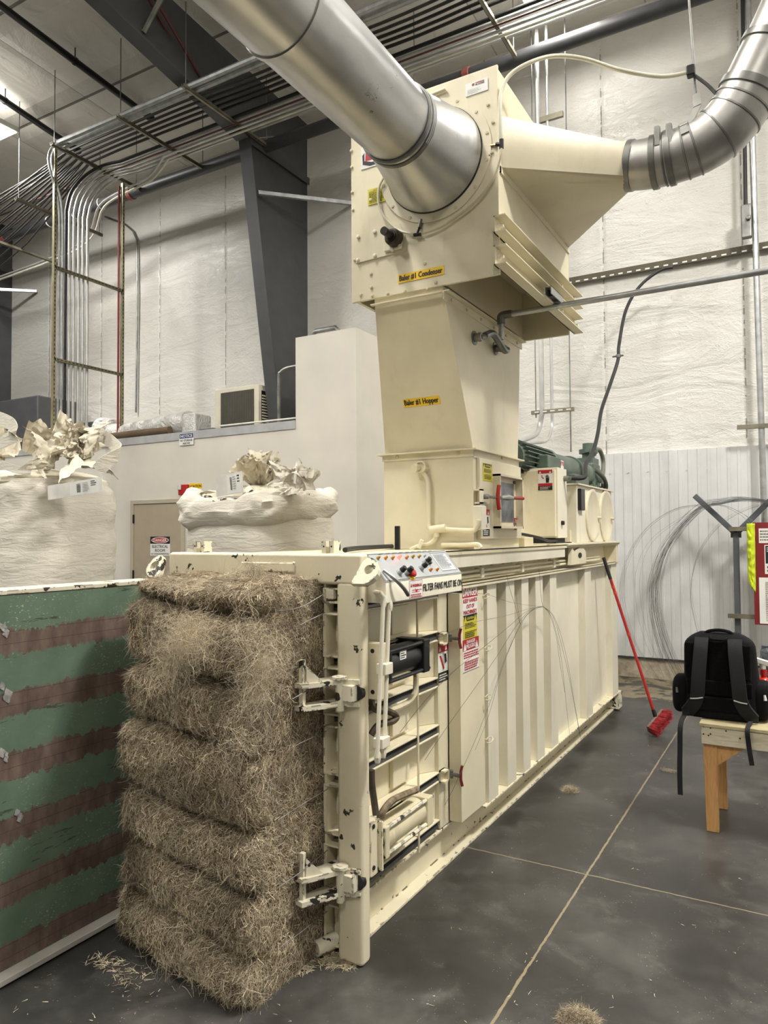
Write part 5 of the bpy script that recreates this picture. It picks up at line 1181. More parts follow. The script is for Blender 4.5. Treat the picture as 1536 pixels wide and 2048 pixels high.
# rolled collar: sagging torus of folded cloth
def collar(u_, v_):
    a = u_*2*PI; c, s = math.cos(a), math.sin(a); e = .5; kx, ky = math.copysign(abs(c)**e, c), math.copysign(abs(s)**e, s)
    sag = -.075*math.exp(-((s+1)/.5)**2*1.2) if s < 0 else .0
    r_ = 1+ .0; b_ = v_*2*PI; R = .115*(1+.25*noise.noise(Vector((kx*2, ky*2, 5))))
    fold = crumple((kx*1.1, ky*1.1, math.sin(b_)*.5+3), 2.2, .028)
    X = -2.55+kx*(.46+R*.75*math.cos(b_)+fold); Y = 2.45+ky*(.46+R*.7*math.cos(b_)+fold); Z = 1.905+sag+R*1.15*math.sin(b_)+fold*.5+.05*noise.noise(Vector((kx*1.6, ky*1.6, 1)))
    return Vector((X, Y, Z))
m = MB(); m.grid(collar, 140, 22, closed=True); m.build('rolled_collar', bagcloth, b2, smooth=True, angle=60)
blob('bag_lid', bagcrumple, b2, (-2.55, 2.45, 1.88), .42, .42, .09, 2.0, .16)
sp = at(520, 972, Y=2.42)
R_ = random.Random(12); pet = []
for i in range(20):
    an = i*2*PI/20*3.1+R_.uniform(-.3, .3); tl = R_.uniform(.25, .95)
    pet.append((sp+Vector((.02*math.cos(an), .02*math.sin(an), .0)), (math.cos(an)*tl, math.sin(an)*tl, R_.uniform(.55, 1.0)), (-math.sin(an), math.cos(an), R_.uniform(-.4, .4)), R_.uniform(.18, .31), R_.uniform(.15, .26), R_.uniform(-.35, .7)))
heap('tied_spout', bagbrown, b2, pet, 5.0, .035)
pet = []
for i in range(14):
    an = i*2*PI/14; pet.append((sp+Vector((.015*math.cos(an), .015*math.sin(an), .0)), (math.cos(an), math.sin(an), -.26-.1*R_.random()), (-math.sin(an), math.cos(an), R_.uniform(-.3, .3)), R_.uniform(.36, .48), .30, R_.uniform(-.2, .1)))
heap('gathered_lid', bagcrumple, b2, pet, 8.0, .03)
m = MB(); m.lathe(sp-UZ*.02, UZ, [(0, .05), (.012, .052), (.03, .05)], 16); m.build('tie_cord', plain('grey_cord', (120, 116, 104), .7), b2, smooth=True)
band('lifting_loop', bagcloth, b2, [at(573, 980, Y=2.1), at(576, 957, Y=2.1), at(590, 944, Y=2.1), at(606, 950, Y=2.12), at(616, 965, Y=2.15), at(622, 980, Y=2.15)], .10, up=Vector((0, 1, .3)).normalized())
pet = []
for k, (px, py, an, L, Wd) in enumerate(((575, 985, 1.2, .22, .2), (600, 985, 1.9, .2, .22), (622, 985, 2.3, .18, .18), (598, 988, .5, .2, .2))): pet.append((at(px, py, Y=2.12), (math.cos(an)*.8, -.2, .5*math.sin(an)+.2), (0.3, 1, -.5), L, Wd, .5))
heap('folded_flap', bagcloth, b2, pet, 3.3, .04)
pouch('document_pouch', [(433, 994), (487, 985), (478, 968), (441, 950)], 1.92, b2)
# ================================================================== BENCH, BACKPACK, BOTTLE, BIN
T = thing('wooden_bench', 'low wooden bench with pale top boards on the right holding the backpack', 'bench', (1.5, 2.25, 0))
bx0, bx1, by0, by1 = .958, 2.3, 1.985, 2.50; bz = .598
for i in range(3):
    m = MB(); m.box(bx0-.01, bx1, by0-.005+i*.172, by0+.162+i*.172, bz-.02, bz); m.build('top_board', bench_top, T, bevel=.003)
m = MB(); m.box(bx0, bx1, by0, by0+.022, bz-.115, bz-.021)
apron = m.build('apron', pine_w, T, bevel=.003)
for (px, py) in ((1407, 1453), (1421, 1456), (1407, 1468), (1417, 1471), (1421, 1468), (1452, 1462), (1480, 1477)):
    p = at(px, py, Y=by0-.001); m = MB(); m.lathe((p.x, by0, p.z), (0, -1, 0), [(0, .0045), (.0015, .0045)], 8); m.build('screw_head', black_s, apron)
m = MB(); m.box(bx0, bx0+.022, by0+.022, by1-.02, bz-.115, bz-.021); m.build('side_apron', pine_w, T)
m = MB(); m.prism([(.972, by0+.024, 0.0), (1.035, by0+.024, 0), (1.035, by0+.024, bz-.03), (.962, by0+.024, bz-.03)], (0, .04, 0)); m.build('leg', pine, T, bevel=.003)
m = MB(); m.box(.985, 1.045, 2.40, 2.44, 0, bz-.03); m.build('leg', pine, T, bevel=.003)
m = MB(); m.prism([(1.03, by0+.03, bz-.115), (1.18, by0+.03, bz-.115), (1.03, by0+.03, bz-.235)], (0, .03, 0)); m.build('gusset', pine, T)
for yy in (by0+.024, 2.40): m = MB(); m.box(2.2, 2.26, yy, yy+.04, 0, bz-.03); m.build('leg', pine, T)
# backpack, straps towards the camera
bp = thing('backpack', 'black backpack standing on the bench end, shoulder straps facing out', 'backpack', (1.045, 2.18, bz))
bc, yb_ = 1.042, 2.20
def bw(z):                                                          # half width of the main body up its height
    f = z/.475
    return .205-.022*f-(.08*max(0, (f-.82)/.18)**2.4)-.012*max(0, (.12-f)/.12)
def body(u_, v_):
    a = u_*2*PI; c, s = math.cos(a), math.sin(a); e = .5; z = .475*v_; k = 1 if v_ < .9 else math.sqrt(max(.02, 1-((v_-.9)/.1)**2*.8)); k = k if v_ > .03 else .9+v_*3
    return Vector((bc+.004*math.sin(v_*5)+bw(z)*math.copysign(abs(c)**e, c), yb_+(.118-.03*v_)*k*math.copysign(abs(s)**e, s), bz+.004+z))
m = MB(); m.grid(body, 64, 34, closed=True); m.add([body(i/64, 1) for i in range(64)], [tuple(range(64))]); m.add([body(i/64, 0) for i in range(64)], [tuple(range(64))]); m.build('main_body', packcloth, bp, smooth=True, angle=60)
def pad(x0, x1, z0, z1, y0, d, nm='back_pad', mat=packmesh):
    m = MB(); m.box(bc+x0, bc+x1, y0-d, y0, bz+z0, bz+z1); return m.build(nm, mat, bp, bevel=.018)
pad(-.175, -.07, .23, .43, 2.10, .02); pad(.07, .165, .23, .43, 2.10, .02); pad(-.16, .16, .05, .13, 2.09, .022); pad(-.055, .055, .2, .44, 2.105, .015); pad(-.17, .17, .135, .22, 2.095, .018)
for s in (-1, 1):                                                   # side pockets
    c = (bc+s*.208, yb_+.0, bz+.115)
    def pk(u_, v_, c=c, s=s):
        th, ph = u_*2*PI, (v_-.5)*PI; e = .6; q = lambda t_: math.copysign(abs(t_)**e, t_)
        return Vector((c[0]+.05*q(math.cos(ph))*q(math.cos(th)), c[1]+.09*q(math.cos(ph))*q(math.sin(th)), c[2]+.108*q(math.sin(ph))))
    m = MB(); m.grid(pk, 30, 18, closed=True); po = m.build('side_pocket', packcloth, bp, smooth=True)
    m = MB(); zx = bc+s*.226; m.tube([(zx, 2.112, bz+.16), (zx+.004, 2.108, bz+.13)], [.006, .009], 8); m.build('zip_pull', silver_strip if s > 0 else galv_dull, po, smooth=True)
def strap(pts, w, nm, mat, n=(1, 0, 0), th=.012, par=bp):
    m = strip_mesh(spline(pts, 6), w, n)
    o = m.build(nm, mat, par, recalc=False, smooth=True); md = o.modifiers.new('thick', 'SOLIDIFY'); md.thickness = th; md.offset = 0; es = o.modifiers.new('edges', 'EDGE_SPLIT'); es.split_angle = .9; return o
for s in (-1, 1):
    X = lambda d: bc+s*d
    st = strap([(X(.085), 2.10, bz+.455), (X(.088), 2.068, bz+.40), (X(.096), 2.05, bz+.30), (X(.104), 2.045, bz+.20), (X(.110), 2.05, bz+.135), (X(.128), 2.06, bz+.085), (X(.168), 2.085, bz+.03)], .072, 'shoulder_strap', strapcloth, th=.016)
    strap([(X(.098), 2.036, bz+.143), (X(.122), 2.036, bz+.139)] if False else [(X(.078), 2.034, bz+.130), (X(.112), 2.033, bz+.122), (X(.145), 2.036, bz+.118)], .006, 'reflective_tape', silver_strip, (0, 0, 1), .003, st)
    m = MB(); m.box(X(.175)-.02, X(.175)+.02, 2.075, 2.09, bz+.008, bz+.04); m.build('strap_buckle', black, st, bevel=.004)
strap([(bc-.178, 2.075, bz+.02), (bc-.188, 1.962, bz-.02), (bc-.192, 1.955, bz-.15), (bc-.196, 1.955, bz-.28), (bc-.195, 1.955, bz-.405)], .027, 'strap_tail', strapcloth, th=.003)
strap([(bc+.16, 2.06, bz+.02), (bc+.148, 1.965, bz+.0), (bc+.152, 1.96, bz-.08), (bc+.166, 1.96, bz-.19)], .024, 'strap_tail', strapcloth, th=.003)
m = MB(); m.tube(spline([(bc-.085, 2.17, bz+.455), (bc-.06, 2.165, bz+.485), (bc, 2.16, bz+.497), (bc+.055, 2.165, bz+.487), (bc+.08, 2.17, bz+.458)], 5), .009, 8); m.build('top_handle', packcloth, bp, smooth=True)
m = MB(); m.tube(spline([(bc-.045, 2.11, bz+.462), (bc-.03, 2.085, bz+.452), (bc+.03, 2.085, bz+.452), (bc+.045, 2.11, bz+.462)], 4), .008, 8); m.build('hang_loop', packcloth, bp, smooth=True)
# spray bottle with red liquid
sb = thing('spray_bottle', 'red spray bottle with white trigger head behind the backpack', 'spray bottle', (1.27, 2.36, bz))
rl = NT('red_liquid_plastic'); rl.color((206, 40, 30)); rl.set(.15); rl = rl.m
sx_, sy_ = at(1528, 1390, Y=2.36).x, 2.36
prof = [(0, .05), (.008, .056)]
for k in range(6): prof += [(.015+k*.026, .056), (.03+k*.026, .056), (.034+k*.026, .051)]
prof += [(.18, .05), (.205, .03), (.215, .016), (.235, .016)]
m = MB(); m.lathe((sx_, sy_, bz), UZ, prof, 26); m.build('bottle', rl, sb, smooth=True)
m = MB(); m.lathe((sx_, sy_, bz+.228), UZ, [(0, .02), (.03, .02), (.03, .015)], 18); m.build('collar', red_p, sb, smooth=True)
m = MB(); m.lathe((sx_, sy_, bz+.258), UZ, [(0, .014), (.03, .013)], 14); m.bar((sx_-.055, sy_, bz+.315), (sx_+.05, sy_, bz+.288), .028, .03); m.build('spray_head', white_p, sb, bevel=.006)
m = MB(); m.tube(spline([(sx_-.035, sy_, bz+.30), (sx_-.05, sy_, bz+.27), (sx_-.065, sy_, bz+.25)], 4), .008, 8); m.bar((sx_-.075, sy_, bz+.325), (sx_-.05, sy_, bz+.316), .026, .028); m.build('trigger', red_p, sb, smooth=True)
bn = thing('waste_bin', 'grey waste bin with a dark liner folded over its rim behind the bench', 'bin', (1.38, 4.6, 0))
m = MB(); m.lathe((1.40, 4.6, 0), UZ, [(0, .2), (.62, .26), (.65, .27), (.65, .25)], 30); m.build('bin_body', plain('grey_plastic', (96, 100, 108), .5), bn, smooth=True)
m = MB()
def liner(u_, v_):
    a = u_*2*PI; r = .262+.02*noise.noise(Vector((math.cos(a)*4, math.sin(a)*4, v_*5)))+.02*math.sin(v_*PI); return Vector((1.40+r*math.cos(a), 4.6+r*math.sin(a), .44+.23*v_+.02*noise.noise(Vector((math.cos(a)*3, math.sin(a)*3, 9)))))
m.grid(liner, 60, 12, closed=True); m.build('bin_liner', plain('blue_grey_liner', (86, 92, 104), .35, bump=.5), bn, smooth=True)
# ================================================================== BROOM
br_ = thing('push_broom', 'broom with red handle leaning on the baler end, red bristles on the floor', 'broom', (.39, 3.92, 0))
ft, tp = at(1306, 1425, Y=3.95), at(1207, 1115, X=-.015); ft = Vector((.378, 3.95, .135))
m = MB(); m.tube([ft, tp], .0125, 12); hd_ = m.build('handle', red_p, br_, smooth=True)
d = (tp-ft)
m = MB(); m.tube([ft+d*.86, tp], .0145, 12); m.build('handle_grip', black_rubber, hd_, smooth=True)
for f in (.76, .5, .8): m = MB(); m.tube([ft+d*f, ft+d*(f+.018)], .0145, 12); m.build('handle_joint', plain('orange_ring', (206, 70, 40), .4), hd_, smooth=True)
m = MB(); m.tube([ft-d*.04, ft+d*.045], [.02, .015], 10); m.build('handle_socket', black, br_, smooth=True)
A_, B_ = at(1296, 1452, Z=.09), at(1322, 1418, Z=.075)
A_, B_ = Vector((.335, 3.86, .045)), Vector((.425, 4.03, .165))
dirn = (B_-A_).normalized(); nrm = Vector((.72, -.42, -.22)); nrm = (nrm-dirn*nrm.dot(dirn)).normalized()
m = MB(); m.bar(A_, B_, .065, .022, nrm); m.build('broom_head', plain('dusty_broom_head', (110, 96, 84), .7), br_, bevel=.004)
n = 1500; Pp, D, Nn = [], [], []
sd = dirn.cross(nrm).normalized()
for _ in range(n):
    f, s = random.random(), random.uniform(-.032, .032); Pp.append(A_+(B_-A_)*f+sd*s+nrm*.008); D.append((nrm+sd*s*6+dirn*(f-.5)*.35).normalized()); Nn.append(sd)
V_, F_ = ribbons(np.array([tuple(p) for p in Pp]), np.array([tuple(p) for p in D]), np.array([tuple(p) for p in Nn]), rng.uniform(.07, .085, n), np.full(n, .0035), .03, 2, .03)
V_[:, 2] = np.maximum(V_[:, 2], .002)
np_mesh('bristles', [(V_, F_, 0)], [plain('red_bristles', (196, 52, 58), .6, var=.2, scale=40)], br_)
# ================================================================== WIRE RACK, WIRES, NOTICE BOARD
RK = thing('wire_stand', 'grey steel Y-shaped stand against the wall holding bundled baling wire', 'stand', (.853, 5.95, 0))
ry = 5.95
jx, jz = .862, 1.66
m = MB(); m.box(jx-.028, jx+.028, ry-.028, ry+.028, 0, jz); m.build('post', rack_grey, RK, bevel=.005)
for s in (-1, 1):
    m = MB(); m.bar((jx, ry, jz-.02), (jx+s*.39, ry, jz+.39), .055, .055, (0, 1, 0)); m.build('fork_arm', rack_grey, RK, bevel=.005)
m = MB(); m.box(jx-.05, jx+.05, ry-.005, ry+.005, jz-.06, jz+.02); m.build('gusset_plate', rack_grey, RK)
m = MB(); m.box(jx-.2, jx+.2, ry-.15, ry+.15, 0, .012); m.build('foot_plate', rack_grey, RK)
wire_m = plain('baling_wire', (120, 122, 124), .35, .8)
def wires(paths, n, jit, Yp, group, label, r=.0016, nm='baling_wire', yj=.05):
    for k in range(n):
        ph = paths[k % len(paths)]; P = []; jx_, jy_ = random.gauss(0, jit), random.gauss(0, jit); yy = Yp+random.uniform(-yj, yj)
        for i, (px, py) in enumerate(ph):
            f = i/(len(ph)-1); P.append(at(px+jx_*(.25+1.3*f)+random.gauss(0, jit*.15), py+jy_*(.25+1.1*f), Y=yy-.14*f*f))
        for p in P: p.z = max(p.z, .01)
        m = MB(); m.tube(spline(P, 5), r, 4, caps=False); tag(m.build(nm, wire_m, smooth=True, recalc=False), label, 'wire', group)
GA = [(1540, 1004), (1505, 999), (1470, 998), (1438, 1003), (1407, 1010), (1368, 1042), (1330, 1092), (1310, 1145), (1304, 1200), (1315, 1262), (1334, 1318), (1350, 1352)]
wires([GA], 34, 6, 5.86, 'dense wires on the stand', 'wire of the dense bundle arching left over the stand to the floor', .0012)
wires([[(1410, 1010), (1355, 1018), (1300, 1052), (1262, 1105), (1246, 1160), (1247, 1212), (1268, 1285), (1305, 1345), (1318, 1364)]], 5, 4, 5.84, 'outermost wires on the stand', 'outermost wire arching widest left of the stand toward the baler', .0012)
wires([[(1405, 1014), (1350, 1045), (1300, 1085), (1276, 1140), (1274, 1200), (1290, 1280), (1325, 1355)]], 2, 3, 5.83, 'middle wires on the stand', 'single wire between the outer and dense wire arcs', .0012)
wires([[(1540, 1006), (1490, 1020), (1440, 1050), (1402, 1100), (1386, 1150), (1384, 1195), (1392, 1240), (1404, 1290)]], 4, 4, 5.84, 'inner wires on the stand', 'wire curving down in front of the stand just above the backpack', .0012)
wires([[(1420, 1008), (1450, 1012), (1480, 1026), (1504, 1044)]], 3, 3, 5.84, 'short wires on the stand', 'short bright wire running right from the stand to the red board', .0018)
# strut channels, notice board, vest
def channel(nm, label, a, b, w, h, up, axis, group=None, holes=0):
    """C channel from a to b with slots shown on its face"""
    a, b = Vector(a), Vector(b); m = MB(); d = (b-a).normalized(); s = d.cross(up).normalized()
    m.bar(a+s*w*.45, b+s*w*.45, .006, h, up, 0) ; m.bar(a+up*h*.47, b+up*h*.47, w, .005, up, 0); m.bar(a-up*h*.47, b-up*h*.47, w, .005, up, 0)
    if holes:
        L = (b-a).length; k = max(1, int(L/holes))
        for i in range(k):
            c = a+d*(L*(i+.5)/k); m.bar(c-d*holes*.28+s*w*.33, c+d*holes*.28+s*w*.33, .004, h*.3, up, 1)
    o = m.build(nm, [strut_m, white_p if holes else strut_m]); tag(o, label, 'strut', group); return o
channel('strut_channel', 'upper short strut channel crossing the wire stand to the red board', (.80, ry-.06, 1.69), (1.95, ry-.06, 1.69), .04, .042, UZ, 0, holes=.1)
channel('strut_channel', 'lower short strut channel crossing the wire stand post at the board bottom edge', (.775, ry-.06, .795), (1.95, ry-.06, .795), .04, .042, UZ, 0, holes=.1)
channel('strut_channel', 'short strut channel across the right vertical conduit above the white panel', at(1474, 855, Y=6.1), at(1474, 855, Y=6.1)+Vector((.5, 0, -.005)), .04, .042, UZ, 0, holes=.07)
nb = thing('notice_board', 'dark red board with pinned papers at the right edge', 'board', (1.45, 5.8, .75))
ny_ = 5.80
o, e = at(1505, 1045, Y=ny_), at(1508, 1249, Y=ny_)
m = MB(); m.box(o.x, 1.95, ny_, ny_+.02, e.z, o.z); m.build('board_panel', dkred, nb, bevel=.002)
def paper(nm, x0, y0, x1, y1, items, mats):
    a, b = at(x0, y1, Y=ny_-.002), at(x0, y0, Y=ny_-.002); w = at(x1, y1, Y=ny_-.002).x-a.x; h = b.z-a.z; sign(nm, a, UX, UZ, w, h, items(w, h), mats, nb)
gi = plain('print_ink', (150, 120, 124), .6)
paper('calendar_sheet', 1518, 1057, 1560, 1086, lambda w, h: [('r', w*(.06+.13*i), h*.08, w*(.065+.13*i), h*.94, 1) for i in range(8)] + [('r', w*.03, h*(.1+.2*i), w*.97, h*(.11+.2*i), 1) for i in range(5)] + [it for i in range(4) for it in lines(w*.05, w*.95, h*(.16+.2*i), h*(.26+.2*i), 1, 2, .6, 0)], [white_p, gi, black_s])
paper('black_notice', 1530, 1090, 1590, 1148, lambda w, h: [('r', w*.03, h*.36, w*.97, h*.97, 1)] + lines(w*.08, w*.5, h*.75, h*.93, 3, 0) + lines(w*.08, w*.7, h*.05, h*.3, 2, 1), [white_p, black_s])
paper('white_notice', 1520, 1155, 1600, 1247, lambda w, h: lines(w*.16, w*.9, h*.05, h*.92, 22, 1, .35, .3), [white_p, gi])
m = MB()
def vest(u_, v_):
    L_, R_ = 1494+v_*3, 1509+v_*2; p = at(L_+(R_-L_)*u_, 1047+v_*(138-22*(1-u_)), Y=ny_-.02); p.y = ny_-.015-.03*math.sin(u_*PI)-.02*noise.noise(Vector((u_*4, v_*14, 3))); return p
m.grid(vest, 10, 50); o = m.build('hivis_vest', hvis, smooth=True, recalc=False); md = o.modifiers.new('thick', 'SOLIDIFY'); md.thickness = .006
tag(o, 'fluorescent yellow cloth hanging at the left side of the red board', 'vest')
# ================================================================== loose wires on the baler side
wl = 'thin wire fanning out from the hook on the ribbed baler side'
X0 = .012
PW = [[(1086, 1213), (1062, 1211), (1020, 1204), (985, 1192), (955, 1187), (915, 1187), (860, 1192), (800, 1200)],
      [(1086, 1213), (1060, 1217), (1010, 1232), (955, 1243), (905, 1262), (850, 1290), (800, 1325)],
      [(1086, 1213), (1055, 1222), (1015, 1256), (965, 1296), (905, 1345), (850, 1402), (800, 1465)],
      [(1086, 1213), (1058, 1222), (1030, 1255), (995, 1310), (950, 1375), (895, 1452), (850, 1520)],
      [(1086, 1213), (1060, 1224), (1038, 1255), (1008, 1320), (985, 1390), (955, 1470), (915, 1560), (890, 1610)],
      [(1070, 1216), (1045, 1240), (1018, 1300), (1000, 1352), (978, 1430), (950, 1500)],
      [(1086, 1213), (1102, 1232), (1114, 1275), (1124, 1330), (1132, 1400), (1139, 1475)],
      [(1086, 1213), (1104, 1228), (1122, 1270), (1136, 1330), (1150, 1410), (1162, 1478)],
      [(1086, 1213), (1106, 1232), (1120, 1280), (1136, 1345), (1150, 1420), (1159, 1470)],
      [(1086, 1213), (1100, 1230), (1111, 1270), (1119, 1320), (1130, 1385)],
      [(1014, 1149), (1020, 1175), (1032, 1215), (1040, 1249), (1034, 1210), (1031, 1170)],
      [(1077, 1138), (1080, 1160), (1080, 1185), (1086, 1213)]]
for i, ph in enumerate(PW):
    m = MB(); m.tube(spline([at(px+random.gauss(0, .6), py, X=X0+.012*random.random()) for px, py in ph], 6), .001, 4, caps=False)
    tag(m.build('baling_wire', wire_m, smooth=True, recalc=False), wl, 'wire', 'loose wires on the baler side')
# ================================================================== OVERHEAD RACK, CONDUITS, PIPES
ZR = 6.98
cbl = black_rubber
cab_far = plain('weathered_black_cable', (44, 42, 40), .55)
tz = thing
def trapeze(X, ya, yb, z, lbl, rods=True):
    r = thing('trapeze_hanger', lbl, 'hanger', (X, (ya+yb)/2, z-.03), 'trapeze hangers of the overhead rack')
    m = MB(); m.box(X-.02, X+.02, ya, yb, z-.022, z-.017); m.box(X-.02, X-.015, ya, yb, z-.022, z+.022); m.box(X+.015, X+.02, ya, yb, z-.022, z+.022); m.build('strut', strut_m, r)
    if rods:
        for y in (ya+.05, yb-.05): m = MB(); m.cyl((X, y, z-.03), (X, y, ceil_z(y)), .006, 6); m.build('hanger_rod', galv_dull, r)
for X, ya, yb, l in ((-7.24, 3.72, 5.22, 'leftmost trapeze hanger, above the vertical conduit drop'), (-5.95, 3.74, 5.3, 'second trapeze hanger from the left'), (-4.77, 3.7, 5.3, 'third trapeze hanger, beside the dark rafter'), (-3.5, 3.72, 5.2, 'trapeze hanger just left of the aluminium duct'), (-2.44, 3.5, 5.2, 'trapeze hanger hugging the right edge of the aluminium duct'), (-1.2, 3.6, 5.2, 'trapeze hanger above the condenser near the top edge')):
    trapeze(X, ya, yb, ZR, l)
for X, z, l in ((-8.3, 6.55, 'lower left trapeze hanger below the descending cables'), (-9.4, 6.3, 'far left trapeze hanger at the left edge')):
    trapeze(X, 3.9, 5.4, z, l)
XL, XR = -7.35, 4.5
def hrun(y, z, r, mat, lbl, grp, wig=0, nm='conduit', cat='conduit', x0=XL, x1=XR, drop=None):
    n = 40; pts = []
    for i in range(n+1):
        x = x0+(x1-x0)*i/n; pts.append((x, y+wig*noise.noise(Vector((x*.7, y*.6, 1))), z+wig*.5*noise.noise(Vector((x*.6, y*.6, 4)))+wig*.3))
    if not wig: pts = [pts[0], pts[-1]]
    if drop: pts = drop + pts
    m = MB(); m.tube(pts if not drop else pts, r, 8); return tag(m.build(nm, mat, smooth=True), lbl, cat, grp)
for i, y in enumerate((3.80, 3.90)): hrun(y, ZR+.04, .034, galv, ['wide silver conduit on the outer near edge of the overhead rack', 'second wide silver conduit from the near rack edge'][i], 'wide near-edge conduits', x0=-7.2)
# black cable mass: descends to the left past the first hanger
for i in range(15):
    y = 4.03+.03*i; z = ZR+.03+.03*(i % 3)
    sp_ = (i-7)*.045; dr = [(-12.5, y+sp_+.1, 5.5+.07*(i*5 % 7)), (-10.5, y+sp_, 6.0+.05*(i*5 % 7)), (-9.2, y+sp_*.8, 6.38+.04*(i*5 % 7)), (-8.4, y+sp_*.45, 6.66+.02*(i*5 % 7)), (-7.8, y+sp_*.15, 6.9)]
    hrun(y, z, .013, cab_far, 'black cable of the bunch along the middle of the overhead rack', 'black cables on the overhead rack', .05, 'cable', 'cable', drop=dr)
hy_ = [4.56, 4.63, 4.70, 4.77, 4.84, 4.91]
vy = [4.03, 4.09, 4.16, 4.24, 4.31, 4.385]
for i, (y, yv) in enumerate(zip(hy_, vy)):
    # conduits that turn down beside the vertical rack
    xv = -7.34; pts = [(xv, yv, 2.96), (xv, yv, 6.2), (xv, yv+(y-yv)*.15, 6.5), (xv+.02, yv+(y-yv)*.55, 6.82), (xv+.16, yv+(y-yv)*.9, ZR+.03), (xv+.45, y, ZR+.035)]
    P = [Vector(p) for p in pts[:2]] + spline(pts[1:], 6)[1:] + [Vector((XR, y, ZR+.035))]
    m = MB(); m.tube(P, .021, 10); tag(m.build('conduit', cond_m if i > 0 else black_rubber, smooth=True), ['black conduit turning down nearest the left rack post', 'first silver conduit turning down beside the black one', 'third conduit of the vertical drop on the left', 'fourth conduit of the vertical drop on the left', 'fifth conduit of the vertical drop on the left', 'rightmost conduit of the vertical drop on the left'][i], 'conduit', 'conduits dropping from the overhead rack')
for i, y in enumerate((4.66, 4.74)):
    m = MB(); pts = [(-12.5, y+.75, 6.35), (-9.5, y+.75, 6.45), (-8.6, y+.7, 6.6), (-8.0, y+.45, 6.86), (-7.3, y+.37, 6.92), (-6.75, y+.3, 6.925), (-6.1, y, 6.925)]; m.tube(spline(pts, 5)+[Vector((XR, y, 6.925))], .017, 8); tag(m.build('conduit', white_gloss if i else cond_m, smooth=True), ['thin conduit slung beneath the overhead rack conduits', 'white pipe slung beneath the overhead rack conduits'][i], 'conduit')
m = MB(); m.cyl((-9, 4.58, 6.935), (XR, 4.58, 6.935), .010, 8); tag(m.build('red_cable', plain('red_cable', (96, 52, 48), .6), smooth=True), 'thin red cable running beneath the overhead rack conduits', 'cable')
for k in range(2):
    m = MB(); y = 3.72-.0+.05*k; xv = -7.29; m.tube(spline([(xv+.2, y+.1, ZR+.03), (xv+.03, y+.04, ZR-.02), (xv, y, ZR-.25), (xv+.03, y+.12, ZR-.7), (xv+.02, y+.16, ZR-1.1), (xv, y+.17, 5.2)], 5)+[Vector((xv, y+.17, 2.96))], .017, 8); tag(m.build('conduit', galv, smooth=True), ['flexible silver conduit swooping down the near rack post', 'second silver conduit swooping down the near rack post'][k], 'conduit')
# vertical strut rack standing on the electrical room roof
vr = thing('vertical_strut_rack', 'tall ladder of perforated strut standing on the roof at the left', 'strut rack', (-7.26, 4.4, 2.95))
for y, nm in ((3.80, 'strut_post'), (4.94, 'strut_post')):
    m = MB(); m.box(-7.285, -7.245, y-.02, y+.02, 2.95 if y > 4.7 else .0, 6.95); zin = plain('yellowish_zinc', (170, 162, 130), .45, .5, .1)
    for k in range(64): m.box(-7.2449, -7.244, y-.006, y+.006, 3.1+k*.06, 3.13+k*.06, 1)
    m.build(nm, [zin, dark_void], vr)
for z in (5.32, 4.06):
    m = MB(); m.box(-7.285, -7.245, 3.80, 4.94, z-.02, z+.02); 
    for k in range(18): m.box(-7.2449, -7.244, 3.84+k*.06, 3.87+k*.06, z-.006, z+.006, 1)
    m.build('cross_strut', [plain('olive_zinc', (132, 126, 98), .5, .4, .1), dark_void], vr)
m = MB(); m.cyl((-7.30, 4.9, 2.96), (-7.30, 4.9, 6.9), .016, 8); tag(m.build('red_pipe', plain('red_paint_pipe', (126, 40, 36), .5), smooth=True), 'thin dark red pipe up the far post of the vertical strut rack', 'pipe')
# the long dark pipe on the wall side
dp = thing('dark_pipe', 'thick dark grey pipe running the full width high on the back wall', 'pipe', (-4, 5.3, 6.97))
pa, pb = at(10, 475, Y=5.3), at(1358, 5, Y=5.3); zz = (pa.z+pb.z)/2
m = MB(); m.cyl((-16.5, 5.3, zz), (5.5, 5.3, zz), .082, 20); m.build('pipe', plain('dark_pipe_paint', (62, 62, 64), .45), dp, smooth=True)
for px, mt in ((10, 0), (262, 0), (500, 1), (935, 0)):
    xx = at(px, 475-.3487*(px-10), Y=5.3).x; m = MB(); m.lathe((xx-.04, 5.3, zz), UX, [(0, .088), (.002, .096), (.078, .096), (.08, .088)], 20); m.build('pipe_coupling', [plain('red_coupling', (142, 74, 66), .6), galv_dull][mt], dp, smooth=True)
for px in (100, 203, 150): 
    xx = at(px, 430, Y=5.3).x; m = MB(); m.lathe((xx-.01, 5.3, zz), UX, [(0, .085), (.001, .09), (.02, .09), (.021, .085)], 20); m.build('pipe_band', white_p, dp, smooth=True)
for k, (px, py, ex, ey, l) in enumerate(((0, 10, 300, 235, 'long black pipe under the ceiling left of the rafter'), (0, 195, 155, 300, 'black pipe under the ceiling passing the lit lamp'))):
    a, b = at(px, py, Z=7.85), at(ex, ey, Z=7.85); d = (a-b).normalized(); m = MB(); m.cyl(b, b+d*7, .045, 12)
    o = thing('ceiling_pipe', l, 'pipe', b, 'black pipes under the ceiling'); m.build('pipe', black, o, smooth=True)
    m = MB(); m.lathe(b+d*.05, d, [(-.09, .055), (.0, .055)], 12); m.build('end_cap', black, o, smooth=True)
    c = b+d*1.4; m = MB(); m.cyl((c.x, c.y, c.z), (c.x, c.y, ceil_z(c.y)), .008, 6); m.lathe(c-d*.015, d, [(0, .052), (.03, .052)], 12); m.build('clevis', black, o)
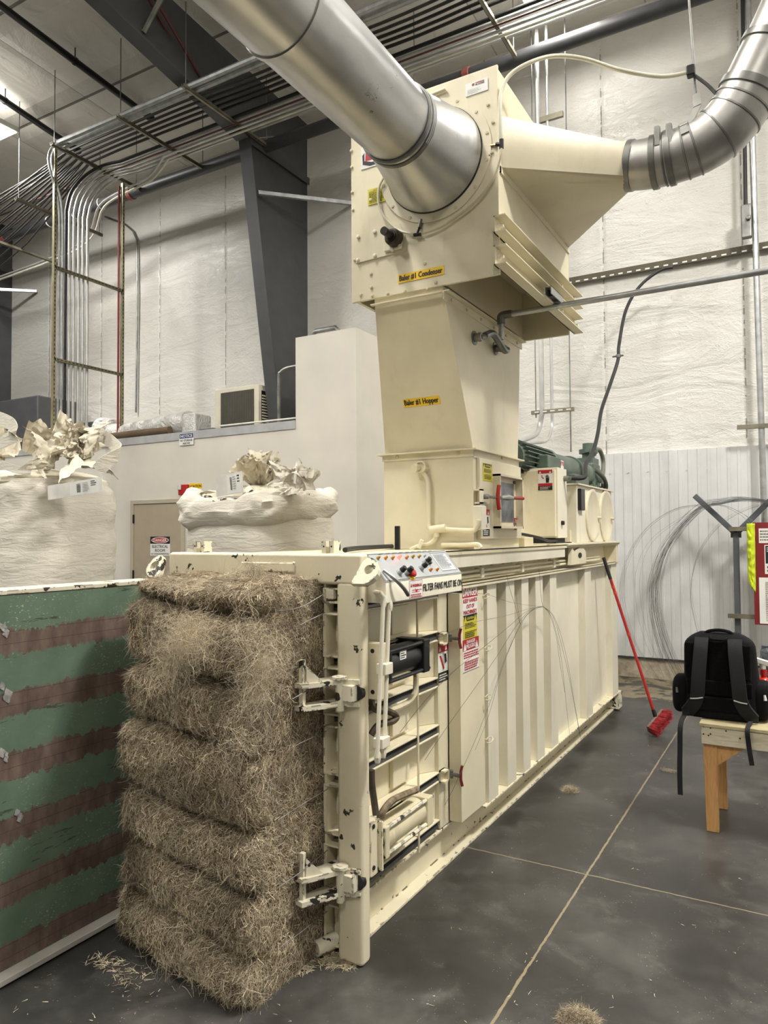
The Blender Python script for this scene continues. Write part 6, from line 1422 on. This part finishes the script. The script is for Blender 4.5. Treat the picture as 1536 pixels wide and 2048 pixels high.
for k in range(2):
    a, b = at(296+13*k, -5, Y=3.2), at(405+17*k, 190, Y=4.3); m = MB(); m.tube([a, b], .018, 6); tag(m.build('red_hose', plain('maroon_hose', (96, 44, 46), .6), smooth=True), ['maroon hose slung diagonally across the dark rafter, left one', 'maroon hose slung diagonally across the dark rafter, right one'][k], 'hose')
# thin wall conduit
m = MB(); yy = 6.28; m.tube([at(210, 433, Y=yy), at(250, 448, Y=yy), at(266, 462, Y=yy), at(274, 480, Y=yy), at(275, 600, Y=yy), at(272, 825, Y=yy)], .016, 8); tag(m.build('wall_conduit', galv_dull, smooth=True), 'thin grey conduit bending down the wall right of the strut rack', 'conduit')
# right side: vertical conduits, perforated strut, cable, hung conduits
yv = 6.12
for k, (pa_, pb_, r, l, mt) in enumerate((((1484, -20), (1529, 1050), .032, 'silver vertical conduit at the right edge of the wall', galv), ((1475, -20), (1487, 300), .02, 'ribbed dark flexible conduit beside the right vertical conduit', black_rubber))):
    a, b = at(*pa_, Y=yv), at(*pb_, Y=yv); m = MB(); m.cyl((b.x+.0, yv, max(0, b.z-.02)) if k == 0 else (a.x+.03, yv, 4.9), (a.x+.05, yv, 7.9), r, 12)
    o = tag(m.build('vertical_conduit', mt, smooth=True), l, 'conduit')
p = at(1493, 440, Y=yv-.05); m = MB(); m.box(p.x-.05, p.x+.05, p.y-.04, p.y+.03, p.z-.2, p.z+.16); m.lathe((p.x+.02, p.y-.04, p.z), (0, -1, 0), [(0, .03), (.03, .025)], 10); tag(m.build('conduit_box', galv_dull, bevel=.02), 'grey conduit outlet box on the right vertical conduit', 'box')
ys = 6.28; a, b = at(1136, 561, Y=ys), at(1560, 490, Y=ys)
m = MB(); zA = (a.z+b.z)/2
m.box(a.x-.6, b.x+1, ys-.02, WALL_Y+.002, zA+.035, zA+.04); m.box(a.x-.6, b.x+1, ys-.022, ys-.017, zA-.04, zA+.04, 0)
k = 0; x = a.x-.5
while x < b.x+.9: m.box(x, x+.05, ys-.0235, ys-.022, zA-.028, zA-.012, 1); x += .10
tag(m.build('perforated_strut', [plain('olive_strut', (78, 72, 54), .5, .3), white_p]), 'long perforated strut running along the wall right of the condenser', 'strut')
fc = thing('flexible_cable', 'black flexible cable drooping from the perforated strut to the cabinet', 'cable', at(1238, 712, Y=5.0))
cpts = [((1345, 535), 5.95), ((1320, 541), 5.9), ((1280, 572), 5.8), ((1252, 620), 5.6), ((1238, 690), 5.3), ((1236, 720), 5.2), ((1220, 770), 5.0), ((1203, 820), 4.6), ((1196, 865), 4.2), ((1187, 900), 3.9), ((1172, 928), 3.45)]
m = MB(); m.tube(spline([at(*c, Y=y) for c, y in cpts]+[Vector((.03, 3.16, 2.085)), Vector((-.06, 3.1, 2.075))], 6), .017, 10); m.build('cable', black_rubber, fc, smooth=True)
m = MB(); p = at(1237, 712, Y=5.22); m.lathe(p-UZ*.015, UZ, [(0, .024), (.03, .024)], 12); m.cyl(p-UX*.06, p+UX*.05, .009, 6); m.build('cable_clamp', galv_dull, fc)
hc = thing('hung_conduits', 'pair of conduits hung by rods on a strut bar behind the hopper', 'conduit', (-1.1, 5.5, 3.0))
yh = 5.5
ct = at(1105, 822, Y=yh); m = MB(); m.box(ct.x-.24, ct.x+.24, yh-.02, yh+.02, ct.z-.02, ct.z+.02)
for k in range(5): m.box(ct.x-.2+k*.09, ct.x-.15+k*.09, yh-.0215, yh-.02, ct.z-.006, ct.z+.006, 1)
m.build('strut_bar', [strut_m, white_p], hc)
for dx in (-.19, .20): m = MB(); m.cyl((ct.x+dx, yh, ct.z-.06), (ct.x+dx, yh, ceil_z(yh)), .007, 6); m.build('hanger_rod', galv_dull, hc)
m = MB(); m.cyl((ct.x+.20, yh, 2.55), (ct.x+.20, yh, ct.z), .009, 6); m.build('hanger_rod', galv_dull, hc)
x1_, x2_ = at(1084, 822, Y=yh).x, at(1104, 822, Y=yh).x
m = MB(); m.tube([Vector((x1_-.01, yh, 8.0)), Vector((x1_, yh, ct.z-.02))]+spline([Vector((x1_, yh, ct.z-.02)), Vector((x1_-.03, yh-.02, ct.z-.18)), at(1070, 870, Y=5.2), at(1045, 880, Y=4.9), at(1020, 884, Y=4.6)], 6)[1:], .028, 10); m.build('conduit', cond_m, hc, smooth=True)
m = MB(); m.tube([Vector((x2_-.01, yh, 8.0)), Vector((x2_, yh, ct.z-.02))]+spline([Vector((x2_, yh, ct.z-.02)), Vector((x2_+.0, yh-.02, ct.z-.2)), at(1092, 882, Y=5.2), at(1060, 886, Y=4.6), at(1046, 895, Y=4.2), at(1041, 915, Y=3.7)], 6)[1:], .017, 10); m.build('conduit', cond_m, hc, smooth=True)
m = MB(); pX = at(1098, 236, Y=yh); m.box(pX.x-.1, pX.x+.16, yh-.02, yh+.02, pX.z-.03, pX.z+.03); m.build('conduit_strap', strut_m, hc)
# ================================================================== LAMPS
def highbay(X, Y, lbl, power, vis=True):
    z = ceil_z(Y)-.55; r = thing('high_bay_lamp', lbl, 'lamp', (X, Y, z), 'high bay lamps')
    m = MB(); m.box(X-.34, X+.34, Y-.62, Y+.62, z, z+.07); m.build('housing', white_p, r, bevel=.01)
    m = MB(); m.box(X-.31, X+.31, Y-.59, Y+.59, z-.012, z-.001); m.build('lamp_panel', lamp_on, r)
    for s in (-1, 1): m = MB(); m.cyl((X, Y+s*.4, z+.07), (X, Y+s*.4, ceil_z(Y+s*.4)), .006, 6); m.build('hanger_cable', galv_dull, r)
    ld = bpy.data.lights.new('lamp_light', 'AREA'); ld.shape = 'RECTANGLE'; ld.size = .62; ld.size_y = 1.18; ld.energy = power; ld.color = (1, .975, .93)
    lo = bpy.data.objects.new('lamp_light', ld); COL.objects.link(lo); lo.location = (X, Y, z-.03)
    l2 = bpy.data.lights.new('added_ceiling_fill', 'AREA'); l2.shape = 'RECTANGLE'; l2.size = .6; l2.size_y = 1.1; l2.energy = power*(.06 if Y > 3 else 1.0); l2.color = (1, .965, .90)  # added upward fill that brightens the ceiling, not part of the fixture
    o2 = bpy.data.objects.new('added_ceiling_fill', l2); COL.objects.link(o2); o2.location = (X, Y, z+.09); o2.rotation_euler = (PI, 0, 0)
    return r
PW_ = 302
for X, Y, l, p in ((-8.56, 3.28, 'lit high bay lamp at the left edge under the ceiling', 1), (-.7, 4.75, 'lit high bay lamp above the overhead rack near the top edge', .2), (-1.6, -.8, 'high bay lamp over the bale end of the hall', .82), (3.7, 1.5, 'high bay lamp over the open floor right of the baler', 2.1), (4.6, 4.6, 'high bay lamp over the right end of the wall', .55), (-8.0, -1.5, 'high bay lamp over the left side of the hall', 1), (-3.0, -6.5, 'high bay lamp in the left front of the hall', .65), (3.5, -6.5, 'high bay lamp in the right front of the hall', .75)):
    highbay(X, Y, l, PW_*p)
w = bpy.data.worlds.new('hall_air'); SC.world = w; w.use_nodes = True
w.node_tree.nodes['Background'].inputs[0].default_value = (.9, .93, 1, 1); w.node_tree.nodes['Background'].inputs[1].default_value = .25
# ------------------------------------------------------------------ view
vs = SC.view_settings; vs.view_transform = 'Standard'; vs.look = 'None'; vs.gamma = 1; vs.exposure = 0; vs.use_curve_mapping = False
SC.cycles.max_bounces = 6; SC.cycles.diffuse_bounces = 4; SC.cycles.glossy_bounces = 3; SC.cycles.use_denoising = True
